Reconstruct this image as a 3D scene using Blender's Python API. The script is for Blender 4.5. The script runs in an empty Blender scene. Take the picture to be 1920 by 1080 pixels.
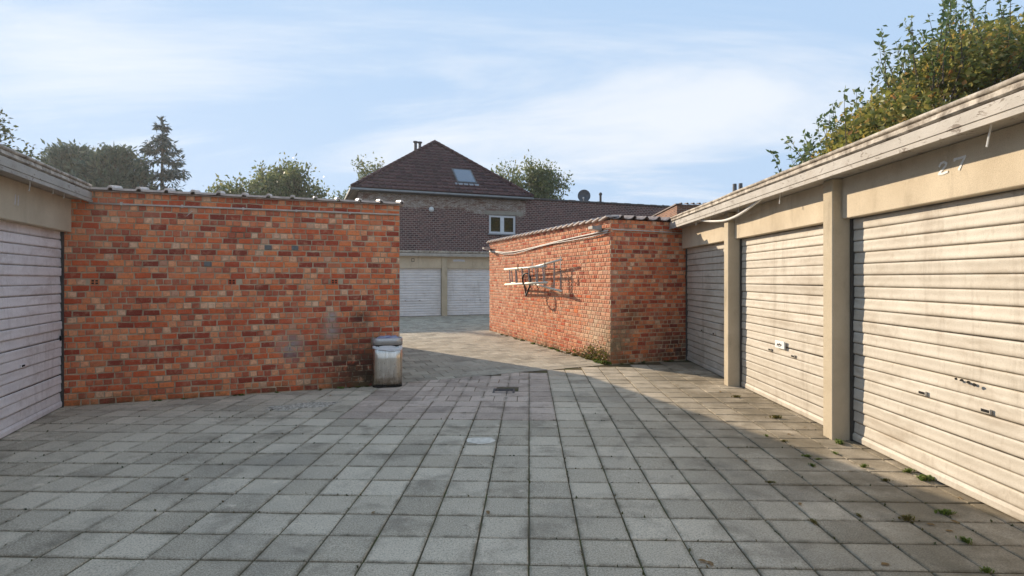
import bpy, math, random
import numpy as np
from mathutils import Vector, Matrix
R = math.radians
random.seed(7); rng = np.random.default_rng(7)
S = bpy.context.scene
col = S.collection

# ------------------------------------------------------------------ camera
H, F, HOR = 1.53, 1025.0, 523.0          # eye height, focal length in px of the 1920 wide photo, horizon row
cd = bpy.data.cameras.new('camera'); cam = bpy.data.objects.new('camera', cd); col.objects.link(cam)
cam.location = (0, 0, H); cam.rotation_euler = (R(90), 0, 0)
cd.sensor_width = 36; cd.lens = 36*F/1920; cd.shift_y = -17/1920; cd.clip_end = 3000; cd.clip_start = .05
S.camera = cam
S.render.resolution_x, S.render.resolution_y = 1024, 576

# ------------------------------------------------------------------ light
SUN_EL, SUN_AZ = R(20.5), R(-45)         # azimuth measured from +Y towards +X
W = bpy.data.worlds.new('World'); S.world = W; W.use_nodes = True
def build_world():
    nt = W.node_tree; n = nt.nodes; l = nt.links; n.clear()
    out = n.new('ShaderNodeOutputWorld'); bg = n.new('ShaderNodeBackground'); bg.inputs[1].default_value = .103
    sky = n.new('ShaderNodeTexSky'); sky.sky_type = 'NISHITA'; sky.sun_disc = False
    sky.sun_elevation = SUN_EL; sky.sun_rotation = SUN_AZ; sky.air_density = 1.0; sky.dust_density = .15; sky.ozone_density = 3.0
    tc = n.new('ShaderNodeTexCoord')
    sep = n.new('ShaderNodeSeparateXYZ'); l.new(tc.outputs['Generated'], sep.inputs[0])
    def math_(op, a, b=None, clamp=False):
        m = n.new('ShaderNodeMath'); m.operation = op; m.use_clamp = clamp
        for i, v in enumerate((a, b)):
            if v is None: continue
            if isinstance(v, (int, float)): m.inputs[i].default_value = v
            else: l.new(v, m.inputs[i])
        return m.outputs[0]
    z = math_('MAXIMUM', sep.outputs['Z'], 0.0)
    zz = math_('ADD', z, .16)
    x = math_('DIVIDE', sep.outputs['X'], zz); y = math_('DIVIDE', sep.outputs['Y'], zz)
    cmb = n.new('ShaderNodeCombineXYZ'); l.new(x, cmb.inputs[0]); l.new(y, cmb.inputs[1])
    mp = n.new('ShaderNodeMapping'); mp.inputs['Rotation'].default_value = (0, 0, R(24)); mp.inputs['Scale'].default_value = (.42, 1.0, 1); mp.inputs['Location'].default_value = (2.3, .75, 0)
    l.new(cmb.outputs[0], mp.inputs[0])
    nz = n.new('ShaderNodeTexNoise'); nz.inputs['Scale'].default_value = 1.05; nz.inputs['Detail'].default_value = 9; nz.inputs['Roughness'].default_value = .60; nz.inputs['Distortion'].default_value = .9
    l.new(mp.outputs[0], nz.inputs['Vector'])
    nz2 = n.new('ShaderNodeTexNoise'); nz2.inputs['Scale'].default_value = .42; nz2.inputs['Detail'].default_value = 3
    l.new(mp.outputs[0], nz2.inputs['Vector'])
    a = math_('MULTIPLY', nz.outputs['Fac'], .80); b = math_('MULTIPLY', nz2.outputs['Fac'], .34); c = math_('ADD', a, b)
    # the two cloud banks seen in the picture
    for px, py, rad, amt in ((1290, 195, .42, .115), (110, 95, .34, .09)):
        d = Vector(((px-960)/F, 1, (HOR-py)/F)).normalized(); vm = n.new('ShaderNodeVectorMath'); vm.operation = 'MULTIPLY'; vm.inputs[1].default_value = (1, 1, 2.0); l.new(tc.outputs['Generated'], vm.inputs[0])
        vd = n.new('ShaderNodeVectorMath'); vd.operation = 'DISTANCE'; l.new(vm.outputs[0], vd.inputs[0]); vd.inputs[1].default_value = (d.x, d.y, d.z*2.0)
        mr = n.new('ShaderNodeMapRange'); mr.interpolation_type = 'SMOOTHSTEP'; l.new(vd.outputs['Value'], mr.inputs[0]); mr.inputs[1].default_value = rad; mr.inputs[2].default_value = 0; mr.inputs[3].default_value = 0; mr.inputs[4].default_value = amt
        c = math_('ADD', c, mr.outputs[0])
    cr = n.new('ShaderNodeMapRange'); cr.interpolation_type = 'SMOOTHSTEP'; l.new(c, cr.inputs[0])
    cr.inputs[1].default_value = .555; cr.inputs[2].default_value = .80; cr.inputs[3].default_value = 0; cr.inputs[4].default_value = .80
    # thin even veil that thickens towards the horizon
    hz = n.new('ShaderNodeMapRange'); l.new(z, hz.inputs[0]); hz.inputs[1].default_value = 0; hz.inputs[2].default_value = .75; hz.inputs[3].default_value = .24; hz.inputs[4].default_value = .0
    cov = math_('ADD', cr.outputs[0], hz.outputs[0], True)
    mix = n.new('ShaderNodeMix'); mix.data_type = 'RGBA'
    # soft shoulder on the glow round the sun, then an even thin veil of high cloud over the blue
    k1 = n.new('ShaderNodeVectorMath'); k1.operation = 'MULTIPLY_ADD'; l.new(sky.outputs[0], k1.inputs[0]); k1.inputs[1].default_value = (.30,)*3; k1.inputs[2].default_value = (1,)*3
    k2 = n.new('ShaderNodeVectorMath'); k2.operation = 'DIVIDE'; l.new(sky.outputs[0], k2.inputs[0]); l.new(k1.outputs[0], k2.inputs[1])
    veil = n.new('ShaderNodeMix'); veil.data_type = 'RGBA'; veil.inputs[0].default_value = .85; l.new(k2.outputs[0], veil.inputs[6]); veil.inputs[7].default_value = (2.3, 3.32, 4.75, 1)
    l.new(cov, mix.inputs[0]); l.new(veil.outputs[2], mix.inputs[6]); mix.inputs[7].default_value = (4.2, 4.45, 4.8, 1)
    l.new(mix.outputs[2], bg.inputs[0]); l.new(bg.outputs[0], out.inputs[0])
build_world()
sd = bpy.data.lights.new('sun', 'SUN'); sd.energy = 3.25; sd.angle = R(.55); sd.color = (1.0, .84, .64)
sun = bpy.data.objects.new('sun', sd); col.objects.link(sun)
to_sun = Vector((math.sin(SUN_AZ)*math.cos(SUN_EL), math.cos(SUN_AZ)*math.cos(SUN_EL), math.sin(SUN_EL)))
sun.rotation_euler = to_sun.to_track_quat('Z', 'Y').to_euler(); sun.location = (-20, 20, 20)
S.view_settings.view_transform = 'Standard'; S.view_settings.look = 'None'; S.view_settings.gamma = 1
S.view_settings.exposure = 1.05
S.render.engine = 'CYCLES'

# ------------------------------------------------------------------ pixel helpers
def ground_at(px, py): Y = F*H/(py-HOR); return ((px-960)/F*Y, Y)
def z_at(py, Y): return H + (HOR-py)/F*Y
def proj(p):
    return (960+F*p[0]/p[1], HOR-F*(p[2]-H)/p[1]) if p[1] > .2 else (-9999, -9999)

# ------------------------------------------------------------------ materials
MATS = {}
class NB:
    """small node builder"""
    def __init__(s, name, rough=.8, spec=.3, metal=0.0):
        m = bpy.data.materials.new(name); m.use_nodes = True; s.m = m; s.nt = m.node_tree; s.n = s.nt.nodes; s.l = s.nt.links
        s.b = s.n['Principled BSDF']; s.b.inputs['Roughness'].default_value = rough; s.b.inputs['Specular IOR Level'].default_value = spec; s.b.inputs['Metallic'].default_value = metal
        s._pos = None; MATS[name] = m
    def pos(s):
        if s._pos is None: s._pos = s.n.new('ShaderNodeNewGeometry').outputs['Position']
        return s._pos
    def objco(s): return s.n.new('ShaderNodeTexCoord').outputs['Object']
    def set(s, i, v, node=None):
        node = node or s.b
        if isinstance(v, (int, float)): node.inputs[i].default_value = v
        elif isinstance(v, tuple): node.inputs[i].default_value = (*v, 1) if len(v) == 3 else v
        else: s.l.new(v, node.inputs[i])
    def noise(s, scale, detail=4, rough=.55, vec=None, stretch=None, dist=0):
        v = vec if vec is not None else s.pos()
        if stretch:
            mp = s.n.new('ShaderNodeMapping'); mp.inputs['Scale'].default_value = stretch; s.l.new(v, mp.inputs[0]); v = mp.outputs[0]
        t = s.n.new('ShaderNodeTexNoise'); t.inputs['Scale'].default_value = scale; t.inputs['Detail'].default_value = detail
        t.inputs['Roughness'].default_value = rough; t.inputs['Distortion'].default_value = dist; s.l.new(v, t.inputs['Vector']); return t.outputs['Fac']
    def rng(s, v, a, b, c=0.0, d=1.0, smooth=False):
        m = s.n.new('ShaderNodeMapRange'); m.interpolation_type = 'SMOOTHSTEP' if smooth else 'LINEAR'
        s.set(0, v, m)
        for i, q in enumerate((a, b, c, d)): m.inputs[i+1].default_value = q
        return m.outputs[0]
    def math(s, op, a, b=0.0, clamp=False):
        m = s.n.new('ShaderNodeMath'); m.operation = op; m.use_clamp = clamp; s.set(0, a, m); s.set(1, b, m); return m.outputs[0]
    def mix(s, f, a, b, mode='MIX'):
        m = s.n.new('ShaderNodeMix'); m.data_type = 'RGBA'; m.blend_type = mode; s.set(0, f, m); s.set(6, a, m); s.set(7, b, m); return m.outputs[2]
    def ramp(s, f, stops, const=False):
        r = s.n.new('ShaderNodeValToRGB'); s.set(0, f, r); e = r.color_ramp.elements
        r.color_ramp.interpolation = 'CONSTANT' if const else 'LINEAR'
        e[0].position, e[0].color = stops[0][0], (*stops[0][1], 1); e[1].position, e[1].color = stops[-1][0], (*stops[-1][1], 1)
        for p, c in stops[1:-1]: q = e.new(p); q.color = (*c, 1)
        return r.outputs[0]
    def rand(s):
        """one random number per piece, whether the piece is its own object or an island of a joined mesh"""
        o = s.n.new('ShaderNodeObjectInfo').outputs['Random']; i = s.n.new('ShaderNodeNewGeometry').outputs['Random Per Island']
        return s.math('FRACT', s.math('ADD', o, i))
    def near(s, p, r0, r1):
        """1 near world point p, 0 beyond r1"""
        d = s.n.new('ShaderNodeVectorMath'); d.operation = 'DISTANCE'; s.l.new(s.pos(), d.inputs[0]); d.inputs[1].default_value = p
        return s.rng(d.outputs['Value'], r0, r1, 1.0, 0.0)
    def sepz(s, v=None, axis='Z'):
        q = s.n.new('ShaderNodeSeparateXYZ'); s.l.new(v if v is not None else s.pos(), q.inputs[0]); return q.outputs[axis]
    def bump(s, h, strength=.4, dist=.01):
        b = s.n.new('ShaderNodeBump'); b.inputs['Strength'].default_value = strength; b.inputs['Distance'].default_value = dist
        s.set('Height', h, b); s.l.new(b.outputs[0], s.b.inputs['Normal'])
    def colour(s, c): s.set('Base Color', c); return s

def simple(name, c, rough=.7, metal=0.0, var=.18, scale=9.0, spec=.3, bump=0.0):
    k = NB(name, rough, spec, metal); f = k.noise(scale, 6, .6)
    d = tuple(x*(1-var) for x in c); b = tuple(min(1, x*(1+var)) for x in c)
    k.colour(k.mix(k.rng(f, .3, .7), d, b))
    if bump: k.bump(k.noise(scale*6, 4), bump, .004)
    return k.m

def brick_mat(name, stops, stain_pts=()):
    k = NB(name, .88, .18); r = k.rand()
    c = k.ramp(r, stops)
    f = k.noise(34, 5, .65); c = k.mix(k.rng(f, .42, .70, 0, .8), c, k.mix(.65, c, (.24, .07, .045)))
    f = k.noise(17, 4, .6); c = k.mix(k.rng(f, .52, .72, 0, .5), c, (.68, .36, .22))
    f2 = k.noise(120, 2); c = k.mix(k.rng(f2, .62, .74, 0, .55), c, (.60, .38, .27))
    # lime bloom and soot with shapes of their own
    g = k.noise(1.3, 5, .6); c = k.mix(k.rng(g, .54, .78, 0, .35, True), c, (.62, .38, .26))
    g2 = k.noise(2.6, 6, .65, dist=.6); c = k.mix(k.rng(g2, .63, .80, 0, .5, True), c, (.12, .065, .045))
    for p, r0, r1, cc, amt in stain_pts:
        m = k.math('MULTIPLY', k.near(p, r0, r1), k.rng(k.noise(7, 5, .7), .32, .48)); c = k.mix(k.math('MULTIPLY', m, amt), c, cc)
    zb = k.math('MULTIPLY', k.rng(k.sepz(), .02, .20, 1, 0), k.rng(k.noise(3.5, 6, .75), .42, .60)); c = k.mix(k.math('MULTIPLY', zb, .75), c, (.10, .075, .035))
    k.colour(c); k.bump(k.math('ADD', k.noise(90, 4), k.math('MULTIPLY', k.noise(22, 3), 1.5)), .55, .004)
    return k.m
L_ANG = R(20.8)
ux, uy = math.cos(L_ANG), math.sin(L_ANG)
P0 = (-5.37, 6.53); A0 = (1.77, 9.80)
def on_left(a, z): return (P0[0]+ux*a, P0[1]+uy*a, z)
def left_a(px):   # distance along the left brick wall seen in column px
    k = (px-960)/F; return (k*P0[1]-P0[0])/(ux-k*uy)
stains = [(on_left(left_a(545), .62), .02, .26, (.26, .25, .24), .95), (on_left(left_a(620), .80), .02, .16, (.42, .38, .35), .9),
          (on_left(left_a(622), 1.0), .02, .12, (.40, .36, .33), .9), (on_left(left_a(678), .97), .02, .18, (.03, .022, .02), .9),
          (on_left(left_a(660), .30), .05, .8, (.06, .035, .025), .85), (on_left(left_a(690), .12), .05, .55, (.03, .024, .016), .9),
          ((A0[0]+.1, A0[1]+.02, .35), .05, .55, (.10, .09, .045), .8), ((A0[0]+.45, A0[1]+.1, .85), .05, .4, (.07, .05, .03), .7),
          ((A0[0]-.2, A0[1]+.5, .5), .1, .75, (.62, .52, .36), .6), ((A0[0]+1.3, A0[1]+.5, .2), .1, .9, (.05, .035, .025), .8)]
brick_mat('brick_stretcher', [(0, (0.228, 0.043, 0.027)), (.18, (0.353, 0.060, 0.031)), (.4, (0.502, 0.089, 0.037)), (.62, (0.638, 0.130, 0.047)), (.82, (0.752, 0.194, 0.067)), (.95, (0.821, 0.270, 0.102)), (1, (0.410, 0.130, 0.076))], stains)
brick_mat('brick_header', [(0, (0.396, 0.103, 0.057)), (.18, (0.528, 0.140, 0.067)), (.4, (0.660, 0.205, 0.094)), (.65, (0.770, 0.265, 0.112)), (.85, (0.836, 0.389, 0.204)), (.95, (0.840, 0.540, 0.347)), (1, (0.506, 0.238, 0.153))], stains)
brick_mat('brick_salmon_sunlit', [(0, (.46, .150, .085)), (.2, (.58, .215, .120)), (.5, (.68, .290, .165)), (.75, (.72, .340, .195)), (.92, (.78, .43, .26)), (1, (.56, .30, .20))], stains)  # paler copy of the wall bricks; sunlight on the long face put into colour
def mortar_mat():
    k = NB('mortar', .95, .1); c = k.mix(k.rng(k.noise(5, 6, .6), .3, .7), (.34, .26, .175), (.60, .475, .335))
    c = k.mix(k.rng(k.noise(2.1, 5, .6), .56, .74, 0, .7), c, (.10, .085, .06))
    for p, r0, r1, cc, amt in stains[3:7]:
        m = k.math('MULTIPLY', k.near(p, r0, r1), k.rng(k.noise(7, 5, .7), .36, .56)); c = k.mix(k.math('MULTIPLY', m, amt), c, cc)
    k.colour(c); k.bump(k.noise(140, 4), .6, .004)
mortar_mat()
def slab_mat(name, c0, c1, speck=.5, dirt=True):
    k = NB(name, .9, .22); r = k.rand()
    c = k.mix(r, tuple(x*.92 for x in c0), tuple(x*1.06 for x in c1))
    r2 = k.math('FRACT', k.math('MULTIPLY', r, 7.31)); c = k.mix(k.rng(r2, .80, .86, 0, .38), c, tuple(x*.45 for x in c0))
    f = k.noise(115, 3, .7); c = k.mix(k.rng(f, .44, .62, 0, speck), c, tuple(min(.85, x*1.5) for x in c1))
    f3 = k.noise(95, 3, .7, stretch=(1, 1, .9)); c = k.mix(k.rng(f3, .50, .66, 0, .62), c, tuple(x*.36 for x in c0))
    g = k.noise(2.4, 6, .62, dist=.4); c = k.mix(k.rng(g, .49, .72, 0, .55, True), c, tuple(x*.34 for x in c0))
    g = k.noise(9, 6, .7, dist=1.0); c = k.mix(k.rng(g, .62, .72, 0, .55, True), c, tuple(x*.30 for x in c0))
    g = k.noise(5.5, 6, .65); c = k.mix(k.rng(g, .58, .76, 0, .5, True), c, tuple(min(1, x*1.6) for x in c1))
    if dirt:
        x = k.sepz(axis='X'); m = k.math('MULTIPLY', k.rng(x, 1.1, 2.7, 0, 1), k.rng(k.noise(1.5, 6, .65), .32, .56, .15, 1.0)); c = k.mix(k.math('MULTIPLY', m, .80), c, (.145, .118, .075))
        g = k.noise(.8, 4, .6); c = k.mix(k.rng(g, .50, .70, 0, .30, True), c, (.10, .095, .09))
    # soil worked into the joints: follows the slab grid itself
    rot = k.n.new('ShaderNodeMapping'); rot.inputs['Rotation'].default_value = (0, 0, SLAB_ROT if dirt else -L_ANG); rot.inputs['Location'].default_value = (0, -2.93 if dirt else 0, 0); k.l.new(k.pos(), rot.inputs[0])
    if dirt:
        e = []
        for ax in 'XY':
            t_ = k.math('FRACT', k.math('DIVIDE', k.sepz(rot.outputs[0], ax), .3)); e.append(k.math('MINIMUM', t_, k.math('SUBTRACT', 1.0, t_)))
        d_ = k.math('MINIMUM', e[0], e[1]); m = k.math('MULTIPLY', k.rng(d_, .03, .12, 1, 0), k.rng(k.noise(6, 6, .7), .42, .64, .05, 1)); c = k.mix(k.math('MULTIPLY', m, .65), c, (.12, .10, .065))
    k.colour(c); k.bump(k.noise(300, 3, .6), .7, .004); return k.m
SLAB_ROT = math.atan(.0312)
slab_mat('slab_grey', (.455, .375, .278), (.60, .505, .385))
slab_mat('slab_pink', (.47, .365, .285), (.565, .45, .36))
slab_mat('slab_passage', (.36, .31, .235), (.45, .395, .305), .3, False)
def bed_mat():
    k = NB('joint_bed', .95, .1); c = k.mix(k.rng(k.noise(6, 6, .65), .35, .65), (.075, .060, .036), (.145, .115, .066))
    c = k.mix(k.rng(k.noise(3.5, 6, .7), .50, .64), c, (.095, .105, .034)); k.colour(c); k.bump(k.noise(120, 3), .6, .006)
bed_mat()
def door_mat(name, c0, c1, streak):
    k = NB(name, .58, .35); c = k.mix(k.rng(k.noise(3.0, 6, .65, stretch=(1, 1, 3)), .3, .7), c0, c1)
    o = k.n.new('ShaderNodeObjectInfo').outputs['Random']; c = k.mix(k.rng(o, 0, 1, 0, .22), c, tuple(x*.72 for x in c0))
    c = k.mix(k.rng(k.noise(26, 6, .7, stretch=(1, 1, .35)), .55, .75, 0, .55), c, streak)
    c = k.mix(k.rng(k.noise(160, 3), .55, .72, 0, .35), c, tuple(x*.6 for x in streak))
    g = k.noise(1.6, 6, .7, stretch=(1, 1, 2.4), dist=.5); c = k.mix(k.rng(g, .50, .70, 0, .65), c, streak)
    g = k.noise(3.2, 6, .75, stretch=(1, 1, .12)); c = k.mix(k.rng(g, .54, .70, 0, .5), c, tuple(x*.8 for x in streak))
    c = k.mix(k.rng(k.noise(11, 5, .75), .70, .76, 0, .9), c, (.12, .095, .07))
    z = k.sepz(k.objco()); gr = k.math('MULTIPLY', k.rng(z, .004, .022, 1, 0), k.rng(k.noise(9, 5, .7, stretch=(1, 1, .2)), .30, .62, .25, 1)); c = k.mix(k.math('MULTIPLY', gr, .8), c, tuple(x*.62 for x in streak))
    k.colour(c); k.bump(k.noise(60, 4), .18, .003); return k.m
door_mat('door_beige', (.47, .42, .345), (.60, .55, .47), (.31, .255, .19))
door_mat('door_lilac', (.74, .68, .67), (.88, .82, .81), (.46, .38, .35))
door_mat('door_white', (.68, .66, .66), (.82, .80, .79), (.50, .47, .45))
def concrete_mat(name, c0, c1, stain):
    k = NB(name, .9, .2); c = k.mix(k.rng(k.noise(2.2, 7, .62), .3, .7), c0, c1)
    c = k.mix(k.rng(k.noise(190, 2), .52, .68, 0, .5), c, tuple(x*.62 for x in c0))
    c = k.mix(k.rng(k.noise(4.5, 6, .7, stretch=(1, 1, .3)), .54, .74, 0, .6), c, stain)
    k.colour(c); k.bump(k.noise(130, 5, .6), .5, .004); return k.m
concrete_mat('concrete_lintel', (.48, .40, .29), (.63, .54, .405), (.32, .26, .19))
concrete_mat('concrete_pillar', (.42, .35, .25), (.55, .47, .345), (.24, .20, .145))
concrete_mat('concrete_render', (.30, .27, .22), (.42, .38, .31), (.2, .18, .15))
def paint_mat():
    k = NB('fascia_paint', .62, .3); c = k.mix(k.rng(k.noise(3, 6, .6), .3, .7), (.33, .30, .26), (.46, .43, .385))
    f = k.noise(9, 8, .75, dist=.8, stretch=(1, 1, 2.5)); c = k.mix(k.rng(f, .57, .61), c, (.15, .12, .095))
    c = k.mix(k.rng(k.noise(2, 6, .65), .52, .72, 0, .6), c, (.36, .31, .25)); k.colour(c); k.bump(f, .5, .006)
paint_mat()
def edge_mat():
    k = NB('roof_edge', .75, .25); c = k.mix(k.rng(k.noise(8, 7, .7), .35, .62), (.16, .13, .10), (.56, .50, .42)); k.colour(c); k.bump(k.noise(40, 5), .5, .006)
edge_mat()
simple('slate_brick', (.14, .14, .135), .8, var=.3, scale=30)
simple('bitumen', (.06, .058, .055), .9, var=.3)
simple('coping_tile', (.36, .27, .225), .55, var=.4, scale=14, bump=.3)
simple('coping_tile_pale', (.55, .47, .42), .45, var=.25, scale=14, bump=.2)
simple('coping_tile_grey', (.20, .165, .155), .55, var=.5, scale=12, bump=.3)
simple('conduit', (.50, .45, .40), .5, var=.2)
simple('dark_hole', (.012, .011, .010), .9)
simple('steel_dark', (.09, .085, .08), .45, .6)
simple('iron', (.075, .068, .062), .6, .3, .5, 40, bump=.4)
simple('white_paint', (.74, .74, .72), .7, var=.15, scale=60)
simple('faint_paint', (.55, .56, .60), .8, var=.25, scale=60)
simple('plastic_white', (.78, .78, .76), .35, var=.05)
simple('upvc', (.74, .75, .76), .3, var=.05)
simple('rubber', (.016, .015, .014), .55)
simple('ladder_alu', (.66, .62, .52), .42, .25, .12, 30)
simple('ladder_rung', (.34, .33, .32), .45, .35, .15, 30)
simple('gutter_zinc', (.27, .28, .29), .45, .4, .15, 6)
simple('flue', (.11, .10, .095), .7, var=.3)
simple('dish', (.085, .09, .10), .5, var=.12)
simple('bark', (.12, .095, .07), .95, var=.4, scale=14, bump=.6)
simple('lamp_body', (.30, .29, .27), .5, .2)
def steel_bin():
    k = NB('bin_steel', .34, .5, 1.0); v = k.objco()
    c = k.mix(k.rng(k.noise(5, 5, .6, v, (9, 9, .5)), .3, .7), (.50, .45, .38), (.72, .67, .60))
    d = k.math('MULTIPLY', k.rng(k.sepz(v), .02, .30, 1, 0), k.rng(k.noise(16, 6, .7, v), .36, .60)); c = k.mix(k.math('MULTIPLY', d, .85), c, (.20, .15, .095))
    k.colour(c); k.set('Roughness', k.rng(k.noise(18, 5, .65, v, (6, 6, 1)), .3, .7, .22, .42)); k.bump(k.noise(3, 3, .5, v), .12, .02)
steel_bin()
simple('lid_steel', (.50, .49, .48), .4, .6, .12, 30)
def bag_mat():
    k = NB('bin_bag', .35, .5); k.colour(k.mix(k.rng(k.noise(14, 5), .35, .65), (.17, .20, .33), (.50, .53, .64))); k.bump(k.noise(45, 5, .65), .8, .02)
    k.b.inputs['Transmission Weight'].default_value = .0
bag_mat()
simple('bag_rim', (.70, .70, .72), .4, var=.08, scale=20, bump=.4)
def glass_mat(name, c, rough=.03):
    k = NB(name, rough, .9); k.colour(c); k.b.inputs['Coat Weight'].default_value = .6; k.b.inputs['Coat Roughness'].default_value = .02; return k.m
glass_mat('glass_window', (.012, .013, .012)); glass_mat('glass_skylight', (.09, .11, .14), .08)
def tilemat():
    k = NB('roof_tile', .72, .25); r = k.rand(); c = k.mix(r, (.060, .028, .027), (.110, .050, .046))
    c = k.mix(k.rng(k.noise(5, 6, .7), .52, .72, 0, .6), c, (.085, .070, .055)); k.colour(c); k.bump(k.noise(60, 3), .3, .005)
tilemat()
def housebrick(name, pale_band):
    k = NB(name, .88, .2); v = k.objco(); cs = k.n.new('ShaderNodeCombineXYZ'); k.l.new(k.sepz(v, 'X'), cs.inputs[0]); k.l.new(k.sepz(v, 'Z'), cs.inputs[1])
    k.l.new(k.sepz(v, 'Y'), cs.inputs[2])
    if name == 'side_brick': k.l.new(k.sepz(v, 'Y'), cs.inputs[0])
    t = k.n.new('ShaderNodeTexBrick'); k.l.new(cs.outputs[0], t.inputs['Vector']); t.inputs['Scale'].default_value = 1.0
    t.inputs['Brick Width'].default_value = .23; t.inputs['Row Height'].default_value = .105; t.inputs['Mortar Size'].default_value = .018; t.inputs['Mortar Smooth'].default_value = .3
    t.inputs['Bias'].default_value = 0.0; t.offset = .5
    t.inputs['Color1'].default_value = (.060, .022, .022, 1); t.inputs['Color2'].default_value = (.20, .078, .066, 1); t.inputs['Mortar'].default_value = (.34, .27, .235, 1); t.inputs['Mortar Smooth'].default_value = .1
    c = k.mix(k.rng(k.noise(13, 4, .8, v), .5, .75, 0, .6), t.outputs['Color'], (.05, .034, .038))
    c = k.mix(k.rng(k.noise(5.5, 5, .85, v, (1, 1, 1.8)), .52, .66, 0, .55), c, (.30, .19, .16))
    c = k.mix(k.rng(k.noise(6.5, 5, .85, v, (1, 1, 1.8)), .50, .64, 0, .75), c, (.055, .032, .036))
    c = k.mix(k.rng(k.noise(1.1, 6, .65, v), .55, .75, 0, .5), c, (.20, .155, .135))
    if pale_band:
        t2 = k.n.new('ShaderNodeTexBrick'); k.l.new(cs.outputs[0], t2.inputs['Vector']); t2.inputs['Scale'].default_value = 1.0
        t2.inputs['Brick Width'].default_value = .20; t2.inputs['Row Height'].default_value = .068; t2.inputs['Mortar Size'].default_value = .016
        t2.inputs['Color1'].default_value = (.15, .075, .055, 1); t2.inputs['Color2'].default_value = (.30, .205, .155, 1); t2.inputs['Mortar'].default_value = (.36, .315, .27, 1)
        c2 = k.mix(k.rng(k.noise(7, 6, .8, v, (.6, 1, 1.6)), .47, .60, 0, .9), t2.outputs['Color'], (.50, .45, .40))
        c2 = k.mix(k.rng(k.noise(2.3, 6, .75, v, (.5, 1, 1.5)), .50, .60, 0, .85), c2, (.17, .075, .05))
        c2 = k.mix(k.rng(k.noise(11, 5, .8, v), .54, .64, 0, .7), c2, (.09, .06, .05))
        zz = k.math('ADD', k.sepz(v), k.math('MULTIPLY', k.math('SUBTRACT', k.noise(1.6, 5, .7, v, (1, 1, .3)), .5), .55))
        xx = k.rng(k.sepz(v, 'X'), 5.6, 6.4, 0, .22)
        c = k.mix(k.rng(k.math('ADD', zz, xx), 5.30, 5.37), c, c2)
    k.colour(c); k.bump(t.outputs['Fac'], -.5, .01); return k.m
housebrick('house_brick', True); housebrick('dark_brick', False); housebrick('side_brick', False)
def side_red():
    k = NB('annex_brick', .88, .2); v = k.objco(); cs = k.n.new('ShaderNodeCombineXYZ'); k.l.new(k.math('ADD', k.sepz(v, 'X'), k.sepz(v, 'Y')), cs.inputs[0]); k.l.new(k.sepz(v, 'Z'), cs.inputs[1])
    t = k.n.new('ShaderNodeTexBrick'); k.l.new(cs.outputs[0], t.inputs['Vector']); t.inputs['Scale'].default_value = 1.0
    t.inputs['Brick Width'].default_value = .21; t.inputs['Row Height'].default_value = .075; t.inputs['Mortar Size'].default_value = .012
    t.inputs['Color1'].default_value = (.16, .060, .038, 1); t.inputs['Color2'].default_value = (.34, .14, .075, 1); t.inputs['Mortar'].default_value = (.30, .25, .20, 1)
    k.colour(k.mix(k.rng(k.noise(9, 5, .7, v), .5, .7, 0, .5), t.outputs['Color'], (.09, .05, .045))); k.bump(t.outputs['Fac'], -.5, .01)
side_red()
def leaf_mat(name, stops, trans=.35):
    m = bpy.data.materials.new(name); m.use_nodes = True; MATS[name] = m; n = m.node_tree.nodes; l = m.node_tree.links
    b = n['Principled BSDF']; b.inputs['Roughness'].default_value = .5; b.inputs['Specular IOR Level'].default_value = .35
    g = n.new('ShaderNodeNewGeometry'); r = n.new('ShaderNodeValToRGB'); l.new(g.outputs['Random Per Island'], r.inputs[0])
    e = r.color_ramp.elements; e[0].position, e[0].color = stops[0][0], (*stops[0][1], 1); e[1].position, e[1].color = stops[-1][0], (*stops[-1][1], 1)
    for p, c in stops[1:-1]: q = e.new(p); q.color = (*c, 1)
    l.new(r.outputs[0], b.inputs['Base Color']); t = n.new('ShaderNodeBsdfTranslucent'); l.new(r.outputs[0], t.inputs[0])
    x = n.new('ShaderNodeMixShader'); x.inputs[0].default_value = trans; l.new(b.outputs[0], x.inputs[1]); l.new(t.outputs[0], x.inputs[2])
    l.new(x.outputs[0], n['Material Output'].inputs[0]); return m
leaf_mat('leaf_autumn', [(0, (.12, .14, .034)), (.45, (.26, .26, .06)), (.8, (.40, .34, .08)), (.95, (.46, .31, .085)), (1, (.46, .20, .06))], .45)
leaf_mat('leaf_shoot', [(0, (0.072, 0.120, 0.045)), (.6, (0.136, 0.192, 0.072)), (1, (0.208, 0.240, 0.088))], .4)
leaf_mat('leaf_dark', [(0, (0.037, 0.054, 0.020)), (.6, (0.076, 0.099, 0.031)), (1, (0.162, 0.162, 0.044))], .3)
leaf_mat('leaf_mid', [(0, (0.091, 0.122, 0.048)), (.6, (0.174, 0.214, 0.078)), (1, (0.276, 0.254, 0.099))], .4)
leaf_mat('leaf_conifer', [(0, (0.064, 0.102, 0.072)), (.6, (0.110, 0.158, 0.105)), (1, (0.186, 0.209, 0.124))], .2)
leaf_mat('leaf_spruce', [(0, (0.050, 0.078, 0.073)), (1, (0.120, 0.157, 0.129))], .15)
leaf_mat('weed_green', [(0, (.09, .14, .025)), (.7, (.17, .24, .05)), (1, (.27, .28, .08))], .4)
leaf_mat('weed_dry', [(0, (.09, .085, .02)), (.6, (.17, .16, .04)), (1, (.22, .15, .06))], .35)
leaf_mat('leaf_fallen', [(0, (.16, .085, .03)), (1, (.30, .19, .07))], .2)
leaf_mat('moss', [(0, (.035, .04, .012)), (.6, (.075, .075, .02)), (1, (.15, .10, .04))], .1)

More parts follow.
